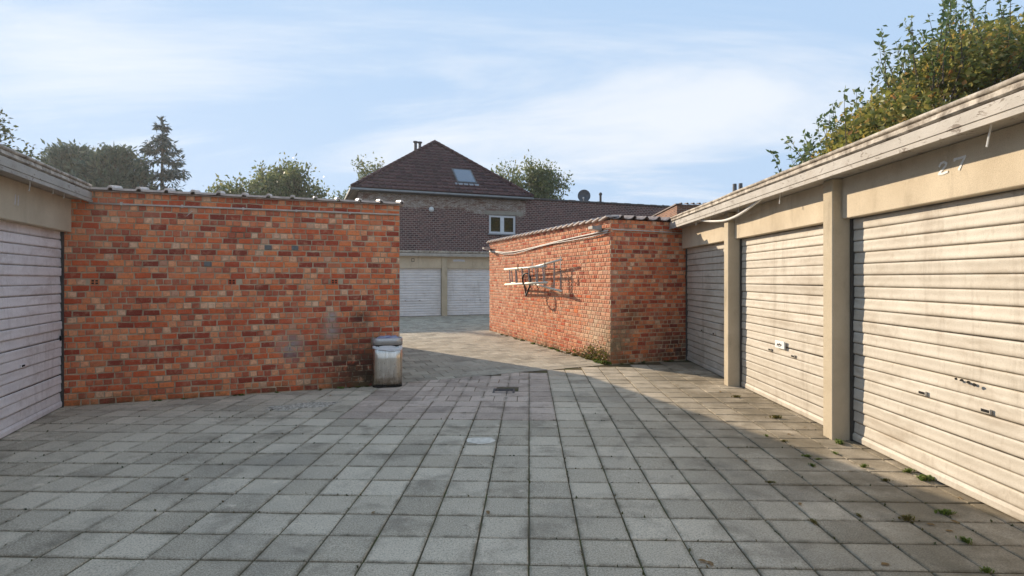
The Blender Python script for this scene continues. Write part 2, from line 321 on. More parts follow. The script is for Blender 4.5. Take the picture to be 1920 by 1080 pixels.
# ------------------------------------------------------------------ mesh helpers
def mesh_obj(name, verts, faces, mat, parent=None, smooth=False):
    me = bpy.data.meshes.new(name); me.from_pydata([tuple(map(float, v)) for v in verts], [], faces)
    if mat: me.materials.append(MATS[mat])
    if smooth: me.polygons.foreach_set('use_smooth', [True]*len(me.polygons))
    me.update(); o = bpy.data.objects.new(name, me); col.objects.link(o)
    if parent: o.parent = parent
    return o
def copy_obj(src, parent=None):
    o = src.copy(); col.objects.link(o); o.parent = parent; return o
class MB:
    def __init__(s): s.v = []; s.f = []
    def add(s, vs, fs): b = len(s.v); s.v += [tuple(v) for v in vs]; s.f += [tuple(i+b for i in f) for f in fs]; return s
    def box(s, x0, x1, y0, y1, z0, z1, ch=0.0):
        if ch <= 0:
            return s.add([(x0,y0,z0),(x1,y0,z0),(x1,y1,z0),(x0,y1,z0),(x0,y0,z1),(x1,y0,z1),(x1,y1,z1),(x0,y1,z1)],
                         [(0,3,2,1),(4,5,6,7),(0,1,5,4),(1,2,6,5),(2,3,7,6),(3,0,4,7)])
        import bmesh
        bm = bmesh.new(); bmesh.ops.create_cube(bm, size=1)
        for v in bm.verts: v.co = Vector(((x0+x1)/2+v.co.x*(x1-x0), (y0+y1)/2+v.co.y*(y1-y0), (z0+z1)/2+v.co.z*(z1-z0)))
        bmesh.ops.bevel(bm, geom=bm.edges[:], offset=ch, segments=1, affect='EDGES')
        bm.verts.index_update(); s.add([tuple(v.co) for v in bm.verts], [tuple(v.index for v in f.verts) for f in bm.faces]); bm.free(); return s
    def tube(s, pts, r, n=8, caps=True):
        pts = [Vector(p) for p in pts]; rs = r if isinstance(r, (list, tuple)) else [r]*len(pts); b = len(s.v)
        for i, p in enumerate(pts):
            d = (pts[min(i+1, len(pts)-1)]-pts[max(i-1, 0)]).normalized(); up = Vector((0, 0, 1)) if abs(d.z) < .9 else Vector((1, 0, 0))
            a = d.cross(up).normalized(); c = a.cross(d)
            for k in range(n): t = 2*math.pi*k/n; s.v.append(tuple(p+(a*math.cos(t)+c*math.sin(t))*rs[i]))
        for i in range(len(pts)-1):
            for k in range(n): s.f.append((b+i*n+k, b+i*n+(k+1) % n, b+(i+1)*n+(k+1) % n, b+(i+1)*n+k))
        if caps: s.f.append(tuple(b+k for k in range(n))[::-1]); s.f.append(tuple(b+(len(pts)-1)*n+k for k in range(n)))
        return s
    def loft(s, rings, cap0=True, cap1=True):
        b = len(s.v); n = len(rings[0])
        for r in rings: s.v += [tuple(p) for p in r]
        for i in range(len(rings)-1):
            for k in range(n): s.f.append((b+i*n+k, b+i*n+(k+1) % n, b+(i+1)*n+(k+1) % n, b+(i+1)*n+k))
        if cap0: s.f.append(tuple(b+k for k in range(n))[::-1])
        if cap1: s.f.append(tuple(b+(len(rings)-1)*n+k for k in range(n)))
        return s
    def extrude_x(s, prof, x0, x1, nx=1, closed=True):
        """profile of (y,z) swept along x"""
        rings = [[(x0+(x1-x0)*i/nx, y, z) for y, z in prof] for i in range(nx+1)]
        if closed: return s.loft(rings)
        b = len(s.v); n = len(prof)
        for r in rings: s.v += r
        for i in range(nx):
            for k in range(n-1): s.f.append((b+i*n+k, b+(i+1)*n+k, b+(i+1)*n+k+1, b+i*n+k+1))
        return s
    def build(s, name, mat, parent=None, smooth=False): return mesh_obj(name, s.v, s.f, mat, parent, smooth)
def tag(o, label, cat, group=None):
    o['label'] = label; o['category'] = cat
    if group: o['group'] = group
    return o
def structure(o): o['kind'] = 'structure'; return o
def stuff(o): o['kind'] = 'stuff'; return o
def thing(name, label, cat, loc, rz=0, group=None):
    o = bpy.data.objects.new(name, None); col.objects.link(o); o.location = loc; o.rotation_euler = (0, 0, rz); o.empty_display_size = .3
    return tag(o, label, cat, group)
def local_world(origin, rz, p):
    c, s = math.cos(rz), math.sin(rz); return (origin[0]+c*p[0]-s*p[1], origin[1]+s*p[0]+c*p[1], origin[2]+p[2] if len(origin) > 2 else p[2])

# pieces: many alike boxes; the ones that show largest become objects, the rest one joined mesh
def emit(parent, pieces, name, joined_name, protos, limit=300, clip=None):
    """pieces: list of (score, kind, variant, loc, rotz, scale, tilt) in parent space"""
    pieces.sort(key=lambda p: -p[0]); first = {}
    for sc, kind, var, loc, rz, scl, tilt in [p for p in pieces[:limit] if p[0] > 0]:
        key = (kind, var); v, f, mat = protos[key]
        if key not in first: first[key] = o = mesh_obj(name, v, f, mat, parent)
        else: o = copy_obj(first[key], parent)
        o.location = loc; o.rotation_euler = (tilt[0], tilt[1], rz); o.scale = scl
    rest = [p for i, p in enumerate(pieces) if i >= limit or p[0] <= 0]; by = {}
    for p in rest: by.setdefault((protos[(p[1], p[2])][2], bool(clip) and p[3][0] > -1.85), []).append(p)
    for (mat, cut), ps in by.items():
        V = []; Fc = []; b = 0
        for sc, kind, var, loc, rz, scl, tilt in ps:
            v, f, _ = protos[(kind, var)]
            M = Matrix.Translation(loc) @ Matrix.Rotation(rz, 4, 'Z') @ Matrix.Rotation(tilt[1], 4, 'Y') @ Matrix.Rotation(tilt[0], 4, 'X') @ Matrix.Diagonal((*scl, 1))
            a = np.array(M); vv = np.asarray(v) @ a[:3, :3].T + a[:3, 3]; V.append(vv); Fc += [tuple(i+b for i in q) for q in f]; b += len(v)
        o = stuff(mesh_obj(joined_name, np.concatenate(V), Fc, mat, parent))
        if cut:                                        # cut the last row along the edge of its field
            import bmesh
            bm = bmesh.new(); bm.from_mesh(o.data); bmesh.ops.bisect_plane(bm, geom=bm.verts[:]+bm.edges[:]+bm.faces[:], plane_co=clip[0], plane_no=clip[1], clear_outer=True); bm.to_mesh(o.data); bm.free()

# ------------------------------------------------------------------ ground and paving
g = MB(); g.add([(-900, -900, -.06), (900, -900, -.06), (900, 900, -.06), (-900, 900, -.06)], [(0, 1, 2, 3)])
gk = NB('soil_grass', .95, .1); gk.colour(gk.mix(gk.rng(gk.noise(.4, 6), .35, .65), (.05, .065, .022), (.095, .085, .045)))
structure(g.build('ground', 'soil_grass'))
SL = math.atan(.0312)                     # the slab courses run a hair to the right of the view axis
sdir = (math.sin(SL), math.cos(SL)); sx = (math.cos(SL), -math.sin(SL))
def slab_proto(w, d, mat, seed):
    r = random.Random(seed); j = lambda a=.0016: r.uniform(-a, a)
    x, y, c = w/2, d/2, .006
    v = [(-x+j(), -y+j(), -.035), (x+j(), -y+j(), -.035), (x+j(), y+j(), -.035), (-x+j(), y+j(), -.035)]
    v += [(q[0], q[1], -.005) for q in v[:4]]
    v += [(-x+c+j(), -y+c+j(), 0), (x-c+j(), -y+c+j(), 0), (x-c+j(), y-c+j(), 0), (-x+c+j(), y-c+j(), 0)]
    f = [(8, 9, 10, 11)]
    for a in range(4): b = (a+1) % 4; f += [(a, b, 4+b, 4+a), (4+a, 4+b, 8+b, 8+a)]
    return v, f, mat
court = MB()
court.add([(-7.5, -3, -.010), (3.6, -3, -.010), (3.6, 10.8, -.014), (1.9, 9.86, -.010), (-1.7, 8.03, -.010), (-7.5, 5.8, -.010)], [(0, 1, 2, 3, 4, 5)])
yp = MB(); yp.add([(-14, -26, -.005), (12, -26, -.005), (12, -2.85, -.005), (-14, -2.85, -.005)], [(0, 1, 2, 3)])
structure(yp.build('yard_paving', 'slab_passage'))          # unseen yard behind the camera, added to bounce sun onto the left wall
court_o = structure(court.build('courtyard_paving', 'joint_bed'))
slab_protos = {}
for i in range(5):
    slab_protos[('grey', i)] = slab_proto(.2905, .2845, 'slab_grey', i); slab_protos[('pink', i)] = slab_proto(.2935, .288, 'slab_pink', 20+i)
    slab_protos[('pass', i)] = slab_proto(.2955, .2955, 'slab_passage', 40+i)
def front_line(X):
    if X < -1.7: return P0[1]+(X-P0[0])*uy/ux+.2
    return A0[1]+(X-A0[0])*(A0[1]-8.03)/(A0[0]+1.66)    # from the left wall's end to the right block's corner
pieces = []
for r in range(-19, 28):
    for c in range(-26, 13):
        s = 2.93+.3*(r+.5); off = 0; kind = 'grey'; w = .3*(c+.5)
        if r >= 10 and -7 <= c <= 0:
            kind = 'pink'; off = (.15 if r % 2 else 0) if -5 <= c < 0 and r > 11 else 0
        w += off; half = 1
        if off and c == -1: w -= .075; half = .49
        X, Y = sdir[0]*s+sx[0]*w, sdir[1]*s+sx[1]*w
        lim = .02
        dl = (X-P0[0])*uy*-1+(Y-P0[1])*ux                 # distance behind the left brick wall's plane
        if dl > .26 or X > 3.45: continue
        if Y > front_line(X)+.25 or Y > 11: continue
        if (X-P0[0])*ux+(Y-P0[1])*uy < -.22: continue      # under the left garage
        if Y > 5 and abs(X+.11) < .155 and abs(Y-7.47) < .16: continue
        px, py = proj((X, Y, 0)); vis = -30 < px < 1950 and py < 1110 and Y > 2.6 and Y < front_line(X)-.3
        t = random.gauss(0, .0035), random.gauss(0, .0035)
        pieces.append(((1/Y**3 if vis else 0), kind, random.randrange(5), (X, Y, random.gauss(0, .0012)), -SL+random.gauss(0, .003), (half, 1, 1), t))
        if off and c == -5: pieces.append((0, kind, 0, (X-.225*sx[0], Y-.225*sx[1], 0), -SL, (.49, 1, 1), (0, 0)))
fn = Vector((-(front_line(1)-front_line(0)), 1, 0)).normalized()
emit(court_o, pieces, 'paving_slab', 'paving_slabs', slab_protos, clip=((0, front_line(0)-.003, 0), fn))
# passage between the blocks, laid in line with the brick walls
ps = MB(); ps.add([(-14, 3.2, -.018), (-1.7, 8.031, -.018), (1.9, 9.861, -.018), (12, 13.7, -.018), (8, 32, -.018), (-22, 24, -.018)], [(0, 1, 2, 3, 4, 5)])
RD_ = 6.6
pass_o = structure(ps.build('passage_paving', 'joint_bed')); pieces = []
for r in range(-4, 58):
    for c in range(-34, 30):
        a, d = .3*(c+.5)+(.15 if r % 2 else 0), .3*(r+.5)
        X, Y = -1.66+ux*a-uy*d, 8.03+uy*a+ux*d
        if Y < front_line(X)-.3: continue
        if (X-A0[0])*ux+(Y-A0[1])*uy > .2 and -(X-A0[0])*uy+(Y-A0[1])*ux < RD_: continue
        if -.3 > a and d < 5.9: continue
        dd = -(X+2.85)*uy+(Y-22.8)*ux
        if dd > .1 or a < -7 or a > 8: continue
        pieces.append((0, 'pass', random.randrange(5), (X, Y, random.gauss(-.002, .0012)), L_ANG+random.gauss(0, .003), (1, 1, 1), (random.gauss(0, .003), random.gauss(0, .003))))
emit(pass_o, pieces, 'paving_slab', 'paving_slabs', slab_protos, clip=((0, front_line(0)+.006, 0), -fn))
# patch of worn cement on the slabs by the left wall, paler cement smear on one slab
def patch(name, cx, cy, rx, ry, rot, mat, label, z=.004, n=26, seed=1):
    r = random.Random(seed); v = [(0, 0, z)]; c, s = math.cos(rot), math.sin(rot)
    for k in range(n):
        t = 2*math.pi*k/n; q = r.uniform(.72, 1.12); x, y = rx*q*math.cos(t), ry*q*math.sin(t); v.append((c*x-s*y, s*x+c*y, .0005))
    for k in range(n): x, y, _ = v[1+k]; v.append((x*.8, y*.8, z))
    f = [(0, n+1+k, n+1+(k+1) % n) for k in range(n)]+[(1+k, 1+(k+1) % n, n+1+(k+1) % n, n+1+k) for k in range(n)]
    o = mesh_obj(name, v, f, mat); o.location = (cx, cy, .0015); return tag(o, label, 'cement')
k = NB('rough_cement', .95, .15); k.colour(k.mix(k.rng(k.noise(28, 6, .75), .42, .60), (.22, .19, .15), (.74, .66, .54))); k.bump(k.noise(60, 5, .7), 1.0, .012)
k = NB('pale_cement', .9, .2); k.colour(k.mix(k.rng(k.noise(14, 6, .7), .35, .62), (.55, .48, .385), (.80, .73, .62))); k.bump(k.noise(120, 5, .7), .5, .004)
x, y = ground_at(568, 761); patch('cement_patch', x, y, .46, .17, L_ANG, 'rough_cement', 'rough pale cement patch on the slabs before the brick wall', .005)
x, y = ground_at(905, 826); patch('cement_smear', x, y, .15, .13, -SL, 'pale_cement', 'whitish cement smear covering one grey slab', .0035, 14, 4)

# ------------------------------------------------------------------ bricks
CH = .0765
def brick_proto(w, h, mat, seed):
    r = random.Random(seed); j = lambda a: r.uniform(-a, a)
    x, z = w/2, h/2; e = r.uniform(.004, .008)
    rim = [(-x+j(.005), -.001, -z+j(.0045)), (x+j(.005), -.001, -z+j(.0045)), (x+j(.005), -.001, z+j(.0045)), (-x+j(.005), -.001, z+j(.0045))]
    v = [(p[0], .03, p[2]) for p in rim]+rim
    v += [(p[0]*(1-e/x), -.007+j(.002), p[2]*(1-e/z)) for p in rim]
    f = [(8, 9, 10, 11)]
    for a in range(4): b = (a+1) % 4; f += [(a, b, 4+b, 4+a), (4+a, 4+b, 8+b, 8+a)]
    return v, f, mat
BP = {}
for i in range(6):
    BP[('s2', i)] = brick_proto(.168, .0625, 'brick_salmon_sunlit', i); BP[('h2', i)] = brick_proto(.078, .0625, 'brick_salmon_sunlit', 50+i)
    BP[('s', i)] = brick_proto(.168, .0625, 'brick_stretcher', i); BP[('h', i)] = brick_proto(.078, .0625, 'brick_header', 50+i)
def lay(length, courses, holes=(), phase=0):
    """english cross bond: list of (x centre, z centre, kind, width)"""
    out = []
    for c in range(courses):
        z = CH*(c+.5); st = (c+phase) % 2 == 0
        p = .181 if st else .0905; x = -(.0905 if st and ((c+phase)//2) % 2 else (.045 if not st else 0))
        x += random.uniform(-.012, .012)
        while x < length-.01:
            w = p+random.gauss(0, .004); a, b = max(x, 0), min(x+w, length); x += w
            if b-a < .035: continue
            xc, ww = (a+b)/2, b-a-.0130
            if any(abs(xc-hx) < hw+ww*.42 and abs(z-hz) < hh for hx, hz, hw, hh in holes): continue
            kind = 's' if st else 'h'
            if st and random.random() < .13 and ww > .15:      # the odd pair of bats in a stretcher course
                out += [(xc-ww/4-.003, z, 'h', ww/2-.006), (xc+ww/4+.003, z, 'h', ww/2-.006)]; continue
            out.append((xc, z+random.gauss(0, .0012), kind, ww))
    return out
def wall_pieces(layout, face, origin):
    """face 'front' lies on local y=0, 'side' on local x=0 (running along +y)"""
    out = []
    for xc, z, kind, ww in layout:
        sc = (ww/(.168 if kind == 's' else .078), random.uniform(.9, 1.2), random.uniform(.95, 1.04))
        loc = (xc, 0, z) if face == 'front' else (0, xc, z); rz = 0 if face == 'front' else -math.pi/2
        w = local_world(origin, L_ANG, loc); px, py = proj(w)
        size = ww/w[1]**2*(1 if face == 'front' else .55*(1+.6*(9-w[1])/9))
        vis = 5 < px < 1910
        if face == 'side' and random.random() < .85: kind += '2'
        out.append((max(size, 1e-6) if vis else 0, kind, random.randrange(6), loc, rz+random.gauss(0, .004), sc, (random.gauss(0, .006), random.gauss(0, .008))))
    return out
def ptile(w, d, mat, h=.045, flat=False, th=.014):
    """clay pantile: roll at one side, shallow pan; local x across, y down the slope"""
    prof = [(0, .006), (.06, -.002), (.3, -.008), (.55, -.002), (.70, .016), (.80, .038), (.90, .040), (1.0, .014)]
    if flat: prof = [(0, .006), (.25, .002), (.55, .002), (.80, .004), (.84, .036), (.90, .044), (.97, .036), (1.0, .006)]
    v = []
    for y, dz in ((0, 0), (-d, 0)):
        for t, z in prof: v.append((t*w, y, z*h/.045+dz))
    n = len(prof); v += [(x, y, z-th) for x, y, z in v]
    f = [(i, i+n, i+n+1, i+1) for i in range(n-1)]+[(2*n+i, 2*n+i+1, 3*n+i+1, 3*n+i) for i in range(n-1)]
    f += [(n+i, 3*n+i, 3*n+i+1, n+i+1) for i in range(n-1)]+[(i, i+1, 2*n+i+1, 2*n+i) for i in range(n-1)]
    f += [(0, 2*n, 3*n, n), (n-1, 2*n-1, 4*n-1, 3*n-1)]
    return v, f, mat

# left brick block: end wall of a row of garages
LW, LD = 4.0, 6.1
lb = thing('brick_garage_block', 'orange brick garage block with the steel bin at its wall', 'building', (*P0, 0), L_ANG)
core = MB(); core.box(0.02, LW-.003, .003, LD, -.05, 2.595)
lwall = core.build('wall', 'mortar', lb)
vents = [(left_a(178), 1.57), (left_a(435), 1.575), (left_a(627), 1.605)]
vents = [(a, CH*(int(z/CH)+.5)) for a, z in vents]
# the vents sit in header courses
vents = [(a, z if int(z/CH) % 2 == 1 else z-CH) for a, z in vents]
lay_l = lay(LW, 34, [(a, z, .052, .03) for a, z in vents])
# quoin end shows on the return too
emit(lwall, wall_pieces(lay_l, 'front', (*P0, 0)), 'brick', 'bricks', BP)
for i, (a, z) in enumerate(vents):
    m = MB(); m.box(a-.047, a+.047, -.006, .02, z-.034, z+.034)
    v = m.build('air_brick', 'brick_stretcher', lwall)
    m = MB()
    for dx in (-.02, .02):
        for dz in (-.015, .015): m.box(a+dx-.013, a+dx+.013, -.0085, -.004, z+dz-.010, z+dz+.010)
    m.build('air_brick_holes', 'dark_hole', lwall)
for px, z in ((390, 1.73), (503, 1.98), (553, 1.93)):
    a = left_a(px); z = CH*(int(z/CH)+.5); m = MB(); m.box(a-.045, a+.045, -.013, .0, z-.031, z+.031, .006); m.build('grey_brick', 'slate_brick', lwall)
# clay coping along the wall head
m = MB(); m.extrude_x([(-.055, 2.605), (.30, 2.655), (.30, 2.600), (-.05, 2.590)], .20, LW+.05); m.build('coping_bed', 'coping_tile', lb)
n = 13; w = (LW+.03-.22)/n
v, f, mt = ptile(w*1.02, .40, 'coping_tile_pale', .034, flat=True, th=.026); first = None
for i in range(n):
    o = mesh_obj('coping_tile', v, f, mt, lb) if first is None else copy_obj(first, lb); first = first or o
    o.location = (.23+i*w, .30, 2.682); o.rotation_euler = (R(7.5), random.gauss(0, .01), random.gauss(0, .008))
m = MB(); m.box(.02, LW, .12, LD, 2.600, 2.64); m.build('roof', 'bitumen', lb)
m = MB(); m.tube([(.27, -.025, 2.445), (1.0, -.026, 2.45), (2.2, -.025, 2.455), (3.2, -.026, 2.46), (LW-.01, -.025, 2.462)], .011, 8); cdt = m.build('conduit', 'conduit', lb, True)
for a in (.6, 1.25, 1.95, 2.6, 3.3): m = MB(); m.box(a-.012, a+.012, -.040, -.006, 2.437, 2.472); m.build('clip', 'conduit', cdt)
m = MB(); m.tube([(1.36, -.02, 2.40), (1.30, -.035, 2.33)], .004, 5); m.build('loose_wire', 'conduit', cdt)
m = MB(); m.box(-.012, .008, -.016, .0, 0, 2.05); m.build('corner_bead', 'conduit', lb)

# right brick block
RW, RD = 5.2, 6.86
rb = thing('brick_garage_block', 'sunlit brick garage block with ladders hung on its long wall', 'building', (*A0, 0), L_ANG)
m = MB(); m.box(.003, RW, .003, RD, -.05, 2.595); rwall = m.build('wall', 'mortar', rb)
fl = lay(1.75, 34); sdl = lay(RD, 34, phase=1)
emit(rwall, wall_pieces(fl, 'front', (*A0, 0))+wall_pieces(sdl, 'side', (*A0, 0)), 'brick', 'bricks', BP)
m = MB(); m.box(.05, RW, .05, RD-.02, 2.600, 2.64); m.build('roof', 'bitumen', rb)
v, f, mt = ptile(.27, .36, 'coping_tile_grey', .06); first = None
for i in range(7):
    o = mesh_obj('coping_tile', v, f, mt, rb) if first is None else copy_obj(first, rb); first = first or o
    o.location = (-.03+i*.262, .29, 2.665); o.rotation_euler = (R(6), random.gauss(0, .015), random.gauss(0, .012))
# verge tiles along the long wall, each lapping the next
m = MB(); m.box(-.085, .26, -.27/2, .27/2, -.014, .014, .004); first = None
for i in range(27):
    if first is None: first = o = m.build('verge_tile', 'coping_tile_pale', rb)
    else: o = copy_obj(first, rb)
    o.location = (0, .16+i*.255, 2.632); o.rotation_euler = (R(-11)+random.gauss(0, .012), R(-3)+random.gauss(0, .01), 0)
m = MB(); m.tube([(.02, -.028, 2.415), (.6, -.028, 2.41), (1.3, -.028, 2.40), (1.52, -.028, 2.395)], .012, 8); m.build('conduit', 'conduit', rb, True)
cb = MB()
pts = [(-.03, .05, 2.40), (-.03, .6, 2.385), (-.03, 1.5, 2.36), (-.03, 2.35, 2.33), (-.03, 3.2, 2.29), (-.03, 4.1, 2.25), (-.03, 4.8, 2.235), (-.03, 5.5, 2.25), (-.03, 6.2, 2.31), (-.03, 6.75, 2.35)]
cb.tube(pts, .016, 8); cb.tube([(p[0]-.012, p[1], p[2]-.035-.02*math.sin(i*1.3)) for i, p in enumerate(pts)], .010, 6)
cable = cb.build('cable', 'conduit', rb, True)
def floodlight(loc, label):
    t = thing('wall_lamp', label, 'lamp', loc, L_ANG)
    m = MB(); m.loft([[(-.25, -.08, -.02), (-.25, .08, -.02), (-.25, .08, .03), (-.25, -.08, .03)], [(-.06, -.09, -.05), (-.06, .09, -.05), (-.06, .09, .05), (-.06, -.09, .05)]]); m.build('housing', 'lamp_body', t)
    m = MB(); m.box(-.07, .012, -.025, .025, -.06, .0); m.build('bracket', 'steel_dark', t)
    m = MB(); m.add([(-.24, -.07, -.024), (-.24, .07, -.024), (-.08, .078, -.051), (-.08, -.078, -.051)], [(0, 1, 2, 3)]); m.build('lens', 'plastic_white', t)
floodlight(local_world((*A0, 0), L_ANG, (-.012, .28, 2.46)), 'grey wall lamp above the cable beside the brick corner')
floodlight(local_world((*A0, 0), L_ANG, (-.012, 6.66, 2.42)), 'small wall lamp at the far end of the sunlit brick wall')

# ------------------------------------------------------------------ garage rows
def slat_proto(length, pitch, mat, bulge=.0085, n=14):
    prof = []
    for i in range(n+1):
        t = i/n; prof.append((-bulge*(math.sin(math.pi*min(1, max(0, t)))**.25)*(.85+.35*math.sin(2.5*math.pi*t)*(1-t)-.15*t), pitch*t))
    prof = [(.012, -.002), (.010, .004)]+prof[1:]+[(.008, pitch-.0005)]
    m = MB(); m.extrude_x(prof, 0, length, 1, False); return m.v, [q[::-1] for q in m.f], mat
def stroke(m, pts, w, y):
    """painted brush stroke in the x,z plane at depth y"""
    for (x0, z0), (x1, z1) in zip(pts, pts[1:]):
        d = Vector((x1-x0, z1-z0)); L = d.length or 1e-6; nx, nz = -d.y/L*w/2, d.x/L*w/2; ex, ez = d.x/L*w*.3, d.y/L*w*.3
        m.add([(x0+nx-ex, y, z0+nz-ez), (x0-nx-ex, y, z0-nz-ez), (x1-nx+ex, y, z1-nz+ez), (x1+nx+ex, y, z1+nz+ez)], [(0, 1, 2, 3)]); y -= .0004
def garage_row(label, origin, rz, x0, x1, pillars, pw, doors, dmat, depth=6.0, lz=2.10, detail=True, ov=0.0):
    q_ = lambda y: y-ov
    t = thing('garage_row', label, 'garage', (*origin, 0), rz)
    # shell behind the doors
    m = MB(); m.box(x0, x1, depth-.15, depth, 0, 2.55); m.build('rear_wall', 'concrete_render', t)
    for xa, xb in ((x0, x0+.1), (x1-.1, x1)):
        m = MB(); m.box(xa, xb, .16, depth-.152, 0, 2.55); m.build('end_wall', 'concrete_render', t)
    m = MB(); m.box(x0, x1, q_(-.262), depth, 2.565, 2.612); m.build('roof', 'bitumen', t)
    m = MB(); m.box(x0+.002, x1-.002, q_(-.268), .02, 2.485, 2.562); m.build('soffit', 'fascia_paint', t)
    m = MB(); m.extrude_x([(q_(a), b) for a, b in ((-.272, 2.455), (-.272, 2.578), (-.299, 2.578), (-.299, 2.500), (-.290, 2.497), (-.290, 2.491), (-.303, 2.488), (-.303, 2.455))], x0, x1, 1); m.build('fascia_board', 'fascia_paint', t)
    # crumbling edge trim and the rolled lip on top
    nx = 120 if detail else 20; rings = []
    for i in range(nx+1):
        x = x0+(x1-x0)*i/nx; j = (rng.normal(0, .0035), rng.normal(0, .0035)) if detail else (0, 0)
        rings.append([(x, q_(a), b) for a, b in ((-.262, 2.592), (-.262, 2.655), (-.282+j[0], 2.655), (-.274+j[0], 2.642), (-.290+j[1], 2.636+j[1]), (-.292+j[0], 2.604), (-.276+j[0]*.5, 2.594))])
    m = MB(); m.loft(rings); m.build('edge_trim', 'roof_edge', t)
    pts = [(x0+(x1-x0)*i/40, q_(-.281), 2.662+(rng.normal(0, .002) if detail else 0)) for i in range(41)]
    m = MB(); m.tube(pts, .019, 8); m.build('edge_roll', 'roof_edge', t, True)
    for xp in pillars:
        m = MB(); m.box(xp-pw/2, xp+pw/2, -.18, .10, -.02, 2.484, .008 if detail else 0); m.build('pillar', 'concrete_pillar', t)
    lint = []
    ps = sorted(pillars)
    for a, b, num in doors:
        m = MB(); m.box(a, b, -.09, .08, lz, 2.484, .006 if detail else 0); lo = m.build('lintel', 'concrete_lintel', t); lint.append(lo)
        if num == '27':
            q = 6.35; m = MB(); h = .082; z = 2.29
            stroke(m, [(q, z+h*.72), (q+.015, z+h*.95), (q+.045, z+h), (q+.068, z+h*.82), (q+.06, z+h*.6), (q+.02, z+h*.28), (q-.004, z+.004), (q+.035, z), (q+.078, z+.006)], .017, -.0925)
            q += .15; stroke(m, [(q-.01, z+h*.86), (q-.012, z+h*.99), (q+.035, z+h*.96), (q+.085, z+h), (q+.055, z+h*.5), (q+.03, z)], .017, -.0925)
            m.build('number', 'white_paint', lo)
        elif num == 'faint':
            c = (a+b)/2-.05; m = MB()
            for dx in (-.03, .03): stroke(m, [(c+dx, 2.25), (c+dx+.01, 2.34)], .016, -.0925)
            m.build('number', 'faint_paint', lo)
        elif num == 'box':
            c = (a+b)/2; m = MB(); stroke(m, [(c-.05, 2.24), (c+.05, 2.24), (c+.05, 2.36), (c-.05, 2.36), (c-.05, 2.24)], .022, -.0925); m.build('number', 'steel_dark', lo)
        elif num == 'smear':
            m = MB(); stroke(m, [(a+.3, 2.30), (a+.5, 2.31), (a+.75, 2.295)], .09, -.0925); m.build('paint_smear', 'faint_paint', lo)
        # roller door
        d0, d1 = a+(pw/2+.035 if detail else .06), b-(pw/2+.035 if detail else .06)
        d0, d1 = a+.01, b-.01
        if detail: d0, d1 = a+.025, b-.025
        m = MB(); m.box(d0-.02, d1+.02, .045, .06, 0, lz+.12); door = m.build('roller_door', 'steel_dark', t)
        for ga in (d0-.02, d1): m = MB(); m.box(ga, ga+.02, -.02, .044, 0, lz+.12); m.build('guide_rail', 'steel_dark', door)
        p = .1062; ns = int((lz+.14-.075)/p)+1
        if detail:
            v, f, mt = slat_proto(d1-d0, p, dmat); first = None
            for i in range(ns):
                o = mesh_obj('slat', v, f, mt, door, True) if first is None else copy_obj(first, door); first = first or o
                o.location = (d0, .012+random.gauss(0, .0025), .075+i*p); o.rotation_euler = (random.gauss(0, .030), random.gauss(0, .0010), random.gauss(0, .0010))
        else:
            M2 = MB(); v, f, mt = slat_proto(d1-d0, p, dmat, .014, 5)
            for i in range(ns): M2.add([(x+d0, y+.012, z+.075+i*p) for x, y, z in v], f)
            M2.build('slats', dmat, door, True)
        m = MB(); m.extrude_x([(.02, .012), (.02, .08), (.004, .08), (-.006, .055), (-.004, .012)], d0, d1, 1); m.build('bottom_rail', dmat, door)
        c = (d0+d1)/2
        for hx in (c-.29, c+.29):
            m = MB(); m.box(hx-.042, hx+.042, -.016, -.002, .625, .660, .004); hd = m.build('handle', dmat, door)
            m = MB(); m.box(hx-.032, hx+.032, -.0175, -.0150, .633, .652); m.build('handle_recess', 'dark_hole', hd)
        if num == '27':
            m = MB(); rr = random.Random(3)
            for q in range(4):
                cx, cz = c+.05+q*.055, .815-.004*q
                vv = [(cx+.022*math.cos(k)*rr.uniform(.5, 1.2), -.0205-.002*(q % 2), cz+.012*math.sin(k)*rr.uniform(.5, 1.3)) for k in np.linspace(0, 2*math.pi, 8)[:-1]]
                m.add(vv, [tuple(range(7))])
            m.build('dent', 'dark_hole', door)
        if num == 'sign':
            m = MB(); m.box(c-.115, c+.115, -.030, -.012, .695, .785, .003); sg = m.build('door_plate', 'plastic_white', door)
            m = MB(); stroke(m, [(c-.06, .725), (c-.04, .745), (c-.02, .735), (c+.01, .75), (c+.03, .738), (c+.05, .742)], .016, -.0315); stroke(m, [(c-.03, .72), (c+.03, .722)], .008, -.0315); m.build('lettering', 'steel_dark', sg)
    return t
